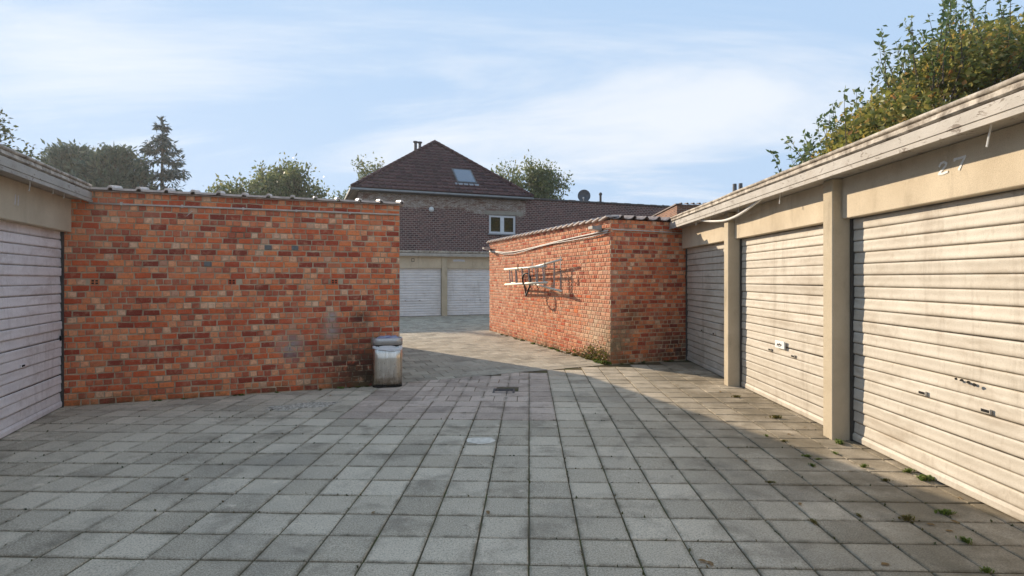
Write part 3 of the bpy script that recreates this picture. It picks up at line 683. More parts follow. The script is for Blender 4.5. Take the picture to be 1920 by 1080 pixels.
# right row: local x runs towards the camera from the brick block
RY = math.atan(.015); r_rot = -math.pi/2-RY
r_org = (3.30, 10.33)
rg = garage_row('sunlit beige garage row numbered 27 with peeling white roof edge', r_org, r_rot, -.02, 12.9, [2.46, 5.06, 7.66, 10.26], .165,
                [(0.0, 2.46-.0825, None), (2.46+.0825, 5.06-.0825, 'sign'), (5.06+.0825, 7.66-.0825, '27'), (7.66+.0825, 10.26-.0825, None), (10.26+.0825, 12.8, None)], 'door_beige', ov=.055)
for x, ln, tl in ((1.35, .07, .02), (2.0, .09, .05), (4.25, .11, .01), (6.98, .13, -.02), (3.1, .06, .02)):
    m = MB(); m.tube([(x, -.25, 2.50), (x+tl, -.265, 2.475-ln)], .006, 6); m.build('drip_pipe', 'plastic_white', rg)
def sag(parent, pts, r, name='cable'):
    P = [Vector(p) for p in pts]; out = []
    for i in range(len(P)-1):
        a, b, c, d = P[max(i-1, 0)], P[i], P[i+1], P[min(i+2, len(P)-1)]
        for k in range(8):
            t = k/8; out.append(.5*((2*b)+(c-a)*t+(2*a-5*b+4*c-d)*t*t+(3*b-a-3*c+d)*t**3))
    out.append(P[-1]); m = MB(); m.tube(out, r, 8); return m.build(name, 'plastic_white', parent, True)
sag(rg, [(1.55, -.30, 2.49), (1.95, -.28, 2.42), (2.40, -.215, 2.375), (2.85, -.22, 2.375), (3.35, -.26, 2.41), (3.95, -.32, 2.475)], .018)
# left row: local x runs away from the camera and ends at the brick wall
l_rot = L_ANG+math.pi/2
lg = garage_row('shaded garage row with lilac white roller door beside the orange brick wall', P0, l_rot, -7.9, -.012, [-2.66, -5.26, -7.82], .165,
                [(-2.6, -.002, 'faint'), (-5.18, -2.74, None), (-7.74, -5.34, None)], 'door_lilac', lz=2.09)
for x, ln in ((-1.42, .10), (-.62, .06), (-.9, .05)):
    m = MB(); m.tube([(x, -.225, 2.50), (x-.02, -.23, 2.43), (x-.05, -.235, 2.475-ln)], .006, 6); m.build('drip_pipe', 'plastic_white', lg)
m = MB(); m.box(-.10, -.045, -.0215, -.004, .80, .86, .006); m.build('lock_hole', 'dark_hole', lg)
# back row in the passage
bg_ = garage_row('far garage row with white roller doors below the dark brick house', (-2.85, 22.8), L_ANG, -13.0, 12.0, [-10.4, -7.8, -5.2, -2.6, 0, 2.6, 5.2], .22,
                 [(-10.29, -7.91, None), (-7.69, -5.31, None), (-5.09, -2.71, None), (-2.49, -.11, 'box'), (.11, 2.49, 'smear'), (2.71, 5.09, None)], 'door_white', depth=6.55, lz=1.97, detail=False)

# ------------------------------------------------------------------ house behind
HO = (-7.87, 28.0); HW = 9.25; EZ = 6.12; HD = 11.0
hs = thing('house', 'dark brick house with hipped brown tile roof and skylight', 'house', (*HO, 0), L_ANG)
WX0, WX1, WZ0, WZ1 = 0, 0, 0, 0
def house_x(px): k = (px-960)/F; return (k*HO[1]-HO[0])/(ux-k*uy)
def house_z(px, py): x = house_x(px); return z_at(py, HO[1]+uy*x)
wx0, wx1 = house_x(917), house_x(967); wz0, wz1 = house_z(940, 438.5), house_z(940, 403.5)
def panel(m, xs, zs, y0, y1, hole):
    for i in range(len(xs)-1):
        for j in range(len(zs)-1):
            if (i, j) == hole: continue
            m.add([(xs[i], y0, zs[j]), (xs[i+1], y0, zs[j]), (xs[i+1], y0, zs[j+1]), (xs[i], y0, zs[j+1])], [(0, 1, 2, 3)])
m = MB(); panel(m, [0, wx0, wx1, HW], [0, wz0, wz1, EZ], 0, 0, (1, 1))
for a, b in (((wx0, wz0), (wx1, wz0)), ((wx1, wz0), (wx1, wz1)), ((wx1, wz1), (wx0, wz1)), ((wx0, wz1), (wx0, wz0))): m.add([(a[0], 0, a[1]), (b[0], 0, b[1]), (b[0], .25, b[1]), (a[0], .25, a[1])], [(0, 1, 2, 3)])
m.build('front_wall', 'house_brick', hs)
m = MB(); m.box(.003, .25, .012, HD, 0, EZ); m.build('side_wall', 'side_brick', hs)
m = MB(); m.box(HW-.25, HW-.003, .012, HD, 0, EZ); m.build('side_wall', 'side_brick', hs)
m = MB(); m.box(.26, HW-.26, HD-.2, HD, 0, EZ); m.build('rear_wall', 'dark_brick', hs)
m = MB(); m.box(wx0+.01, wx1-.01, .22, .3, wz0+.01, wz1-.01); win = m.build('window', 'dark_hole', hs)
def frame(m, x0, x1, z0, z1, w, y0, y1): m.box(x0, x1, y0, y1, z0, z0+w); m.box(x0, x1, y0, y1, z1-w, z1); m.box(x0, x0+w, y0, y1, z0+w, z1-w); m.box(x1-w, x1, y0, y1, z0+w, z1-w)
mid = (wx0+wx1)/2
m = MB(); frame(m, wx0, wx1, wz0, wz1, .07, .06, .13); m.box(mid-.06, mid+.06, .055, .135, wz0+.07, wz1-.07); m.build('frame', 'upvc', win)
for a, b in ((wx0+.07, mid-.06), (mid+.06, wx1-.07)):
    m = MB(); frame(m, a, b, wz0+.07, wz1-.07, .05, .05, .12); m.build('sash', 'upvc', win)
    m = MB(); m.box(a+.045, b-.045, .09, .10, wz0+.11, wz1-.11); m.build('pane', 'glass_window', win)
m = MB(); m.box(wx0-.08, wx1+.08, -.09, .06, wz0-.07, wz0-.002); m.build('sill', 'gutter_zinc', win)
m = MB(); m.box(house_x(908), house_x(980), -.02, .2, wz1+.012, wz1+.23); m.build('lintel', 'concrete_render', hs)
vx, vz = house_x(808), house_z(808, 393); m = MB(); m.tube([(vx, -.12, vz), (vx, .02, vz)], .11, 12); m.tube([(vx, -.13, vz), (vx, -.11, vz)], .14, 12); m.build('vent_cap', 'plastic_white', hs, True)
# roof: hipped front, ridge running back
ov = .32; e0, e1 = -ov, HW+ov; half = (e1-e0)/2; rise = 3.85; apex_y = -ov+half
AP = .40; mx = (e0+e1)/2+AP               # the apex sits a little off the middle
m = MB(); m.add([(e0, -ov, EZ+.05), (e1, -ov, EZ+.05), (mx, apex_y, EZ+.05+rise), (mx, HD-1, EZ+.05+rise), (e0, HD+ov, EZ+.05), (e1, HD+ov, EZ+.05)],
                [(0, 1, 2), (0, 2, 3, 4), (1, 5, 3, 2), (4, 3, 5)]); m.add([(e0, -ov, EZ), (e1, -ov, EZ), (e1, HD+ov, EZ), (e0, HD+ov, EZ)], [(3, 2, 1, 0)])
roof = m.build('roof', 'roof_tile', hs)
sl = math.hypot(half, rise); pitch = math.atan2(rise, half); rows = 17; ex = sl/rows; tw = .31
skx = None
# skylight on the front slope: centre from the photo
sk_t = .26; sk_x = house_x(868)+.55
tv, tf, tm = ptile(tw*1.04, ex*1.16, 'roof_tile', .032); first = None
for r_ in range(rows):
    s0 = (r_+1)*ex; hw = half*(1-(r_+.15)/rows); nt_ = int(hw/tw)
    for c in range(-nt_, nt_+1):
        mc = mx-AP*(1-(r_+.5)/rows); x = mx-AP+c*tw-tw/2
        if abs(x+tw/2-mc) > hw-.1: continue
        o = mesh_obj('roof_tile', tv, tf, tm, roof, True) if first is None else copy_obj(first, roof); first = first or o
        o.location = (x, -ov+math.cos(pitch)*s0-.02*math.sin(pitch), EZ+.05+math.sin(pitch)*s0+.045); o.rotation_euler = (pitch-.075, 0, 0)
for a, b in (((e0, -ov), (mx, apex_y)), ((e1, -ov), (mx, apex_y)), ):
    n = 20; prev = None
    m = MB(); m.tube([(e0 if a[0] == e0 else e1, -ov, EZ+.09), (mx, apex_y, EZ+rise+.11)], .10, 8); hb = m.build('hip_bed', 'roof_tile', roof)
    p, q = Vector((a[0], a[1], EZ+.10)), Vector((mx, apex_y, EZ+rise+.12)); first2 = None
    for i in range(n):
        c0, c1 = p.lerp(q, i/n), p.lerp(q, (i+1.12)/n); m = MB(); m.tube([c0, c1], [.125, .105], 10); m.build('hip_tile', 'roof_tile', roof, True)
m = MB(); m.tube([(mx, apex_y, EZ+rise+.12), (mx, HD-1, EZ+rise+.12)], .12, 10); m.build('ridge_tile', 'roof_tile', roof, True)
# skylight
cs_, sn_ = math.cos(pitch), math.sin(pitch)
def on_slope(x, s, h): return (x, -ov+cs_*s-sn_*h, EZ+.05+sn_*s+cs_*h)
def slope_box(x0, x1, s0, s1, h0, h1):
    m = MB(); m.box(x0, x1, s0, s1, h0, h1); m.v = [on_slope(*p) for p in m.v]; return m
def slope_of(px, py):
    """where the ray through a pixel meets the front roof slope: local x, distance up the slope"""
    c, s = math.cos(-L_ANG), math.sin(-L_ANG); d = ((px-960)/F, 1.0, (HOR-py)/F)
    o = (c*-HO[0]-s*-HO[1], s*-HO[0]+c*-HO[1], H); dl = (c*d[0]-s*d[1], s*d[0]+c*d[1], d[2])
    # plane: z-EZ-.05 = tan(pitch)*(y+ov)
    tp = math.tan(pitch); t = (tp*(o[1]+ov)-(o[2]-EZ-.05))/(dl[2]-tp*dl[1]); return o[0]+dl[0]*t, (o[1]+dl[1]*t+ov)/cs_
xa, sa = slope_of(856, 344); xb, sb = slope_of(893, 347); xc, sc_ = slope_of(846, 319); xd, sd_ = slope_of(884, 321)
kx0, kx1, ks0, ks1 = (xa+xc)/2, (xb+xd)/2, (sa+sb)/2, (sc_+sd_)/2
sk = slope_box(kx0, kx1, ks0, ks1, .0, .11).build('skylight', 'steel_dark', hs)
slope_box(kx0+.09, kx1-.09, ks0+.09, ks1-.12, .111, .118).build('pane', 'glass_skylight', sk)
slope_box(kx0-.12, kx1+.12, ks0-.22, ks0-.003, .06, .075).build('flashing', 'gutter_zinc', sk)
# gutter
m = MB(); prof = [(-.02, .12), (-.02, .02), (.03, -.01), (.10, -.01), (.13, .03), (.13, .13), (.11, .13), (.105, .04), (.02, .02), (0, .12)]
m.extrude_x([(-ov-.13+y, EZ-.09+z) for y, z in [(-.0, .11), (0, .03), (.03, 0), (.11, 0), (.13, .03), (.13, .11)]], e0-.1, e1+.02, 1); m.build('gutter', 'gutter_zinc', hs)
m = MB(); m.box(e0-.12, e0, -ov-.13, HD+ov, EZ-.09, EZ+.02); m.build('gutter', 'gutter_zinc', hs)
m = MB(); m.box(e0+.02, -.003, -ov+.002, HD, EZ-.12, EZ-.003); m.build('soffit', 'fascia_paint', hs)
m = MB(); m.box(-.002, HW, -ov+.002, -.002, EZ-.12, EZ-.003); m.build('soffit', 'steel_dark', hs)
for px, top in ((779, 265), (791, 266)):
    xx = house_x(px); yy = 6.4 if px < 785 else 7.3
    # stand the flue on the left roof slope behind the hip
    Y = HO[1]+0; best = None
    for i in range(400):
        lx = e0+half*i/400; wpt = local_world((*HO, 0), L_ANG, (lx, yy, 0)); q = proj((wpt[0], wpt[1], 5))
        if best is None or abs(q[0]-px) < best[0]: best = (abs(q[0]-px), lx, wpt[1])
    lx = best[1]; zb = EZ+rise*(lx-e0)/half-.15; zt = z_at(top, best[2])
    m = MB(); m.tube([(lx, yy, zb), (lx, yy, zt-.12)], .10, 10); m.tube([(lx, yy, zt-.12), (lx, yy, zt-.06), (lx, yy, zt)], [.10, .17, .15], 10); m.build('flue', 'flue', hs, True)
# lower wing to the right, flush with the house front
wg = thing('brick_wing', 'long dark purple brick wing with flat parapet right of the hipped house', 'building', (*HO, 0), L_ANG)
wl = 21.0
m = MB(); m.box(HW+.003, wl, .004, 9, 0, EZ-.03); m.build('wall', 'dark_brick', wg)
cx = HW+.36
n = 24
for i in range(n):
    a = cx+(wl-cx)*i/n; b = cx+(wl-cx)*(i+1)/n-.015
    m = MB(); m.box(a, b, -.07, .35, EZ-.028, EZ+.06+(.016 if i % 2 else 0), .012); m.build('coping_stone', 'flue', wg)
def far_thing_x(px, yl):
    k = (px-960)/F; ox, oy = HO[0]-uy*yl, HO[1]+ux*yl; return (k*oy-ox)/(ux-k*uy)
dx = far_thing_x(1095, 1.6); wp = local_world((*HO, 0), L_ANG, (dx, 1.6, 0)); Yd = wp[1]; zc = z_at(369, Yd)
ds = thing('satellite_dish', 'dark grey satellite dish on the brick wing roof', 'dish', (wp[0], wp[1], EZ-.03), R(-12))
rad = .40; m = MB(); rings = []
for q in np.linspace(.02, 1, 7): rings.append([(rad*q*math.cos(t), -.16*q*q, rad*1.06*q*math.sin(t)) for t in np.linspace(0, 2*math.pi, 25)[:-1]])
m.loft(rings, True, False); m.loft([[(x, y+.012, z) for x, y, z in r_] for r_ in rings], True, False); d_ = m.build('reflector', 'dish', ds, True); d_.location = (0, 0, zc-EZ+.03); d_.rotation_euler = (R(-14), 0, R(6))
m = MB(); m.tube([(0, .06, 0), (0, .06, zc-EZ+.05)], .03, 8); m.build('mast', 'flue', ds)
m = MB(); m.tube([(0, -.05, zc-EZ-.30), (0, -.45, zc-EZ-.12)], .015, 6); m.box(-.04, .04, -.52, -.43, zc-EZ-.15, zc-EZ-.07, .01); m.build('feed_arm', 'plastic_white', ds)
for px, top, r_, lab in ((1126, 361, .07, 'clay flue pipe beside the satellite dish'), (1243, 384, .05, 'short dark vent pipe at the end of the wing parapet')):
    lx = far_thing_x(px, 1.2); wp = local_world((*HO, 0), L_ANG, (lx, 1.2, 0)); zt = z_at(top, wp[1])
    m = MB(); m.tube([(0, 0, 0), (0, 0, zt-EZ-.15), (0, 0, zt-EZ-.12), (0, 0, zt-EZ-.02), (0, 0, zt-EZ+.03)], [r_, r_, r_*1.5, r_*1.4, r_*.8], 10); o = m.build('roof_pipe', 'flue', None, True); o.location = (wp[0], wp[1], EZ-.03); tag(o, lab, 'pipe')
# red annex behind the right block
an = thing('brick_annex', 'red brick annex with tiled parapet behind the sunlit block', 'building', (7.24, 24.0, 0), R(-2))
az = z_at(384, 24.0)
m = MB(); m.box(0, 6.5, 0, 5.6, 0, az); m.build('wall', 'annex_brick', an)
m = MB(); m.box(-.07, .22, -.07, 5.6, az+.002, az+.05); m.build('coping_bed', 'coping_tile_grey', an)
v, f, mt = ptile(.27, .36, 'coping_tile_grey', .06); first = None
for i in range(24):
    o = mesh_obj('coping_tile', v, f, mt, an) if first is None else copy_obj(first, an); first = first or o
    o.location = (-.05+i*.265, .28, az+.07); o.rotation_euler = (R(6), random.gauss(0, .01), 0)
for px, top in ((1378, 343), (1389, 342)):
    X = (px-960)/F*26.5; zt = z_at(top, 26.5); lx, ly = X-7.24, 2.5
    m = MB(); m.tube([(lx, ly+.4, az-.1), (lx, ly+.4, zt)], [.13, .09], 10); m.build('flue', 'flue', an, True)

# ------------------------------------------------------------------ objects
# bin
bx, by = ground_at(727, 727)
bin_ = thing('litter_bin', 'stainless steel litter bin by the end of the orange brick wall', 'bin', (bx-.035, by+.14, 0), L_ANG*.55)
def rrect(w, d, r, z, n=10, bow=0.0):
    pts = []
    for cx_, cy_, a0 in ((w/2-r, d/2-r, 0), (-w/2+r, d/2-r, 90), (-w/2+r, -d/2+r, 180), (w/2-r, -d/2+r, 270)):
        for k in range(n):
            t = R(a0+90*k/(n-1)); pts.append((cx_+r*math.cos(t), cy_+r*math.sin(t), z))
    return pts
m = MB(); m.loft([rrect(.41, .285, .095, .02), rrect(.41, .285, .095, .15), rrect(.415, .29, .095, .40), rrect(.415, .29, .095, .575)]); m.build('body', 'bin_steel', bin_, True)
m = MB(); m.loft([rrect(.400, .28, .09, .0), rrect(.412, .292, .095, .006), rrect(.412, .292, .095, .026)]); m.build('base', 'rubber', bin_)
m = MB(); m.loft([rrect(.40, .28, .09, .575), rrect(.40, .28, .09, .60)]); m.build('collar', 'rubber', bin_)
lid = MB(); lid.loft([rrect(.425, .30, .10, .60), rrect(.425, .30, .10, .665), rrect(.41, .285, .095, .69)], True, False); lid.loft([rrect(.41, .285, .095, .69), rrect(.34, .22, .08, .692), rrect(.33, .21, .08, .66)], False, True)
lid.build('lid', 'lid_steel', bin_, True)
# liner: crumpled bag filling the opening and its hem hanging below the lid
lin = thing('bin_liner', 'bluish plastic liner bulging from the steel litter bin', 'bag', (bx-.035, by+.14, .66), L_ANG*.55)
m = MB(); N = 18; rr = random.Random(5); grid = []
for i in range(N):
    for j in range(N):
        a, b = i/(N-1)*2-1, j/(N-1)*2-1; q = max(abs(a), abs(b)); s = math.sqrt(max(0, 1-.5*min(a*a, b*b)))
        grid.append((a*.185*s, b*.125*s, .05*(1-q**4)+rr.uniform(-.008, .010)+.018*b-.005))
m.add(grid, [(i*N+j, (i+1)*N+j, (i+1)*N+j+1, i*N+j+1) for i in range(N-1) for j in range(N-1)]); m.build('bag_top', 'bin_bag', lin, True)
top, bot, n = [], [], 40
for k_ in range(n):
    t = 2*math.pi*k_/n; cx_, sy_ = math.cos(t), math.sin(t); e = (abs(cx_)**4+abs(sy_)**4)**-.25
    drop = .03+.045*max(0, math.cos(t+R(70)))**2+rr.uniform(0, .008)
    top.append((.206*cx_*e*.96, .146*sy_*e*.96, -.068)); bot.append((.218*cx_*e*.965, .158*sy_*e*.965, -.068-drop))
m = MB(); m.loft([top, [(a[0]*.5+b[0]*.5+.004*a[0]/.2, a[1]*.5+b[1]*.5+.004*a[1]/.15, (a[2]+b[2])/2) for a, b in zip(top, bot)], bot], False, False); m.build('bag_hem', 'bag_rim', lin, True)

# drain grate
dg = thing('drain_grate', 'square dark iron drain grate set in the paving', 'drain', (-.11, 7.47, 0), -SL)
m = MB()
for a, b, c, d in ((-.15, .15, -.15, -.12), (-.15, .15, .12, .15), (-.15, -.12, -.12, .12), (.12, .15, -.12, .12)): m.box(a, b, c, d, -.03, .004)
m.build('frame', 'iron', dg)
for i in range(8): m = MB(); m.box(-.12, .12, -.115+i*.030, -.115+i*.030+.018, -.03, .001); m.build('bar', 'iron', dg)
m = MB(); m.box(-.119, .119, -.119, .119, -.05, -.031); m.build('sump', 'dark_hole', dg)
m = MB()
for i in range(3): m.box(-.10+i*.085, -.075+i*.085, -.118, .118, -.028, -.0005)
m.build('cross_bar', 'iron', dg)

# ladders hung on the long wall (local frame of the right block: x=0 is the wall, -x is outwards, y runs along it)
def wl_(d, out, z): return local_world((*A0, 0), L_ANG, (-out, d, z))
def long_d(px): k = (px-960)/F; return (A0[0]-k*A0[1])/(uy+k*ux)
def ladder(name, label, rails, rungs, rr_, parent_loc):
    t = thing(name, label, 'ladder', parent_loc, 0, None)
    for pts in rails:
        m = MB(); m.tube([Vector(p)-Vector(parent_loc) for p in pts], rr_, 8); m.build('rail', 'ladder_alu', t, True)
    for a, b in rungs:
        m = MB(); m.tube([Vector(a)-Vector(parent_loc), Vector(b)-Vector(parent_loc)], .017, 6); m.build('rung', 'ladder_rung', t)
    return t
def lerp3(a, b, t): return tuple(x+(y-x)*t for x, y in zip(a, b))
OUT = .30
r1 = [wl_(4.73, OUT, 1.775), wl_(2.13, OUT, 1.80)]; r2 = [wl_(4.68, OUT, 1.385), wl_(2.08, OUT, 1.455)]
ru = [(lerp3(r1[0], r1[1], t), lerp3(r2[0], r2[1], t)) for t in (.14, .30, .46, .62, .78, .93)]
ladder('ladder', 'straight aluminium ladder hung level on the sunlit brick wall', [r1, r2], ru, .026, wl_(3.38, OUT, 1.385))
OUT2 = .20
f1 = [wl_(4.58, OUT2, 1.76), wl_(2.88, OUT2, 1.815), wl_(1.58, OUT2, 1.93)]; f2 = [wl_(4.48, OUT2, 1.42), wl_(2.88, OUT2, 1.40), wl_(1.58, OUT2, 1.275)]
ru = [(lerp3(f1[0], f1[1], t), lerp3(f2[0], f2[1], t)) for t in (.05, .25, .5, .75)]+[(lerp3(f1[1], f1[2], t), lerp3(f2[1], f2[2], t)) for t in (.05, .35, .72)]
ladder('ladder', 'flared wooden step ladder hung behind the straight ladder', [f1, f2], ru, .024, wl_(3.08, OUT2, 1.275))
for d in (3.60, 2.04):
    m = MB(); m.box(-.010, .003, d-.016, d+.016, 1.30, 2.02, .003); br = m.build('wall_bracket', 'ladder_rung', rb)
    for z in (1.725 if d > 2.6 else 1.745,):
        m = MB(); m.box(-.38, -.012, d-.010, d+.010, z-.018, z, .003); m.box(-.385, -.365, d-.010, d+.010, z, z+.16, .003); m.build('bracket_arm', 'steel_dark', br)
m = MB(); pts = []
c0 = wl_(3.20, OUT+.02, 1.40)
for k_ in range(25):
    t = 2*math.pi*k_/24; pts.append((.115*math.cos(t)*ux*.2, .19*math.cos(t), .26*math.sin(t)))
m.tube([(ux*-.04*math.sin(t_*.5), p[1], p[2]) for t_, p in enumerate(pts)], .021, 8); o = m.build('rubber_hose', 'rubber', None, True); o.location = c0; o.rotation_euler = (0, 0, L_ANG)
tag(o, 'black rubber hose loop hanging over the ladder rails', 'hose')

# ------------------------------------------------------------------ vegetation
def leaf_cloud(pts, dirs, size, name, mat, parent, droop=.3, aspect=.55, seed=0):
    """one folded four-sided leaf per point"""
    g = np.random.default_rng(seed); n = len(pts); pts = np.asarray(pts)
    ax = g.normal(size=(n, 3)); ax += np.asarray(dirs)*1.0; ax[:, 2] -= droop; ax /= np.linalg.norm(ax, axis=1, keepdims=True)+1e-9
    up = g.normal(size=(n, 3)); up[:, 2] += .8; side = np.cross(ax, up); side /= np.linalg.norm(side, axis=1, keepdims=True)+1e-9; nr = np.cross(side, ax)
    L = size*g.uniform(.65, 1.3, (n, 1)); Wd = L*aspect
    v = np.empty((n, 4, 3)); v[:, 0] = pts; v[:, 1] = pts+ax*L*.45+side*Wd*.5+nr*L*.08; v[:, 2] = pts+ax*L; v[:, 3] = pts+ax*L*.45-side*Wd*.5+nr*L*.08
    me = bpy.data.meshes.new(name); me.vertices.add(n*4); me.vertices.foreach_set('co', v.reshape(-1).astype(np.float32))
    tri = (np.arange(n)[:, None]*4+np.array([[0, 1, 2, 0, 2, 3]])).reshape(-1)
    me.loops.add(len(tri)); me.loops.foreach_set('vertex_index', tri.astype(np.int32)); me.polygons.add(n*2)
    me.polygons.foreach_set('loop_start', np.arange(0, n*6, 3, dtype=np.int32)); me.polygons.foreach_set('loop_total', np.full(n*2, 3, dtype=np.int32))
    me.update(calc_edges=True); me.validate(); me.materials.append(MATS[mat]); o = bpy.data.objects.new(name, me); col.objects.link(o); o.parent = parent; return o
def grow(g, base, d, length, r, depth, segs, twigs, spread=.6, up=.12):
    """recursive limb; collects tapered segments and twig ends"""
    p = np.array(base, float); d = np.array(d, float); n = 4; pts = [tuple(p)]
    for i in range(n):
        d = d+g.normal(0, .13, 3); d[2] += up*.4; d /= np.linalg.norm(d); p = p+d*length/n; pts.append(tuple(p))
        if depth > 0 and i >= 1:
            for _ in range(2 if depth > 1 else 3):
                s = d+g.normal(0, spread, 3); s[2] += up; s /= np.linalg.norm(s); grow(g, p, s, length*g.uniform(.5, .72), r*(1-.18*i)*.5, depth-1, segs, twigs, spread, up)
    segs.append((pts, [r*(1-.2*i) for i in range(n+1)]))
    if depth <= 1: twigs.append((np.array(pts[1:]), d))
def tree(name, label, loc, height, crown_r, mat, nleaf, leaf, seed, trunk_frac=.35, squash=1.0, limbs=7, group=None, wide=1.0, clump=.55, r0=None, sx_=1.0, qt=.985):
    g = np.random.default_rng(seed); t = thing(name, label, 'tree', (*loc, -.06), 0, group)
    segs, twigs = [], []; th = height*trunk_frac; r0 = r0 or height*.022
    tp = [(0, 0, 0), (g.normal(0, .05), g.normal(0, .05), th*.5), (g.normal(0, .1), g.normal(0, .1), th), (g.normal(0, .25), g.normal(0, .25), th+(height-th)*.55)]
    for k_ in range(limbs):
        a = 2*math.pi*k_/limbs+g.uniform(-.4, .4); z = th*g.uniform(.75, 1.0)+(height-th)*.45*(k_/limbs); el = g.uniform(.3, 1.1)
        d = (math.cos(a)*math.cos(el)*wide, math.sin(a)*math.cos(el)*wide, math.sin(el)*squash); f = z/(th+(height-th)*.55)
        grow(g, (tp[3][0]*f, tp[3][1]*f, z), d, crown_r*g.uniform(.60, .95), r0*.45, 2, segs, twigs)
    grow(g, tp[3], (0, 0, 1), (height-tp[3][2])*.85, r0*.5, 2, segs, twigs)
    m = MB(); m.tube(tp, [r0*1.25, r0, r0*.8, r0*.5], 10); m.build('trunk', 'bark', t, True)
    m = MB()
    for pts, rs in segs: m.tube(pts, [max(.006, q) for q in rs], 5, False)
    stuff(m.build('limbs', 'bark', t, True))
    idx = g.integers(0, len(twigs), nleaf); P = np.empty((nleaf, 3)); D = np.empty((nleaf, 3))
    for i, k_ in enumerate(idx):
        pts, d = twigs[k_]; j = g.integers(0, len(pts)); q = g.normal(size=3); P[i] = pts[j]+q/np.linalg.norm(q)*clump*.62*g.random()**.6; D[i] = d
    ztop = np.quantile(P[:, 2], qt); sc = height/ztop; t.scale = (sc*sx_, sc*sx_, sc)
    leaf_cloud(P, D, leaf, 'crown', mat, t, seed=seed)
    return t, P
def ytop(py, Y): return z_at(py, Y)
# big autumn bush-tree behind the right garages
def big_bush():
    g = np.random.default_rng(21); X, Y = 11.6, 15.8
    t = thing('autumn_tree', 'yellow green leafy tree with tall shoots behind the number 27 garages', 'tree', (X, Y, -.06))
    m = MB(); segs = []; P = []; D = []
    stems = []
    # crown outline from the photo: column of the picture -> height of the leaf mass
    prof = [(1500, 306), (1530, 290), (1570, 262), (1600, 215), (1640, 170), (1680, 125), (1720, 105), (1760, 75), (1800, 45), (1850, 22), (1920, 20), (2000, 40), (2080, 150)]
    def top(px): 
        for (a, b), (c, d) in zip(prof, prof[1:]):
            if a <= px <= c: return b+(d-b)*(px-a)/(c-a)
        return 320
    m.tube([(0, 0, 0), (.1, -.1, 1.3), (.0, .1, 2.6)], [.30, .24, .2], 10)
    lobes = []
    for k_ in range(230):
        px = g.uniform(1535, 2040) if k_ > 40 else g.uniform(1525, 1640); Yl = Y+g.uniform(-2.4, 2.6); zt = max(2.2, z_at(top(px)+20, Yl)); z = g.uniform(1.8, zt) if g.random() < .55 else zt-abs(g.normal(0, .6))
        lobes.append(((px-960)/F*Yl-X, Yl-Y, z-.3, g.uniform(.45, .95)))
    for lx, ly, lz, lr in lobes:
        n = int(230*lr); q = g.normal(size=(n, 3)); q /= np.linalg.norm(q, axis=1, keepdims=True); q *= lr*g.uniform(.35, 1.0, (n, 1))**.6*np.array([1, 1, .8]); P.append(q+np.array([lx, ly, lz])); D.append(q/lr)
        b = np.array([0, 0, 2.4]); e = np.array([lx, ly, lz]); mid_ = (b+e)/2+g.normal(0, .3, 3); mid_[2] += .3
        m.tube([tuple(b*.9+e*.1), tuple(mid_), tuple(e)], [.075, .04, .012], 5, False)
    m.build('trunk', 'bark', t, True)
    leaf_cloud(np.concatenate(P), np.concatenate(D), .155, 'crown', 'leaf_autumn', t, .25, .62, 5)
    m = MB(); P = []; D = []
    for k_ in range(70):
        px = g.choice([1500, 1510, 1535, 1570, 1590, 1615, 1650, 1680, 1690, 1712, 1735, 1760, 1800, 1850, 1890])+g.normal(0, 10); Yl = Y+g.uniform(-2.4, 1.2); zb = max(2.3, z_at(top(px)+45, Yl)); ln = g.uniform(.7, 1.75)
        x0_ = (px-960)/F*Yl-X; d = np.array([g.normal(-.12, .12), g.normal(0, .12), 1.0]); p = np.array([x0_, Yl-Y, zb-.5]); pts = [tuple(p)]
        for i in range(9):
            d = d+g.normal(0, .06, 3); d /= np.linalg.norm(d); p = p+d*(ln+.5)/9; pts.append(tuple(p))
            for _ in range(4 if i > 2 else 2): P.append(p+g.normal(0, .03, 3)); q = g.normal(size=3); q[2] += .15; D.append(q*1.6)
        m.tube(pts, [.018-.0016*i for i in range(10)], 5, False)
    stuff(m.build('shoots', 'bark', t, True)); leaf_cloud(P, D, .165, 'shoot_leaves', 'leaf_shoot', t, .1, .5, 9)
big_bush()
tree('dark_tree', 'dark green dense tree rising right of the autumn coloured tree', (18.6, 19.5), 11.2, 4.0, 'leaf_dark', 20000, .17, 33, .3, 1.0, 9, clump=.8)
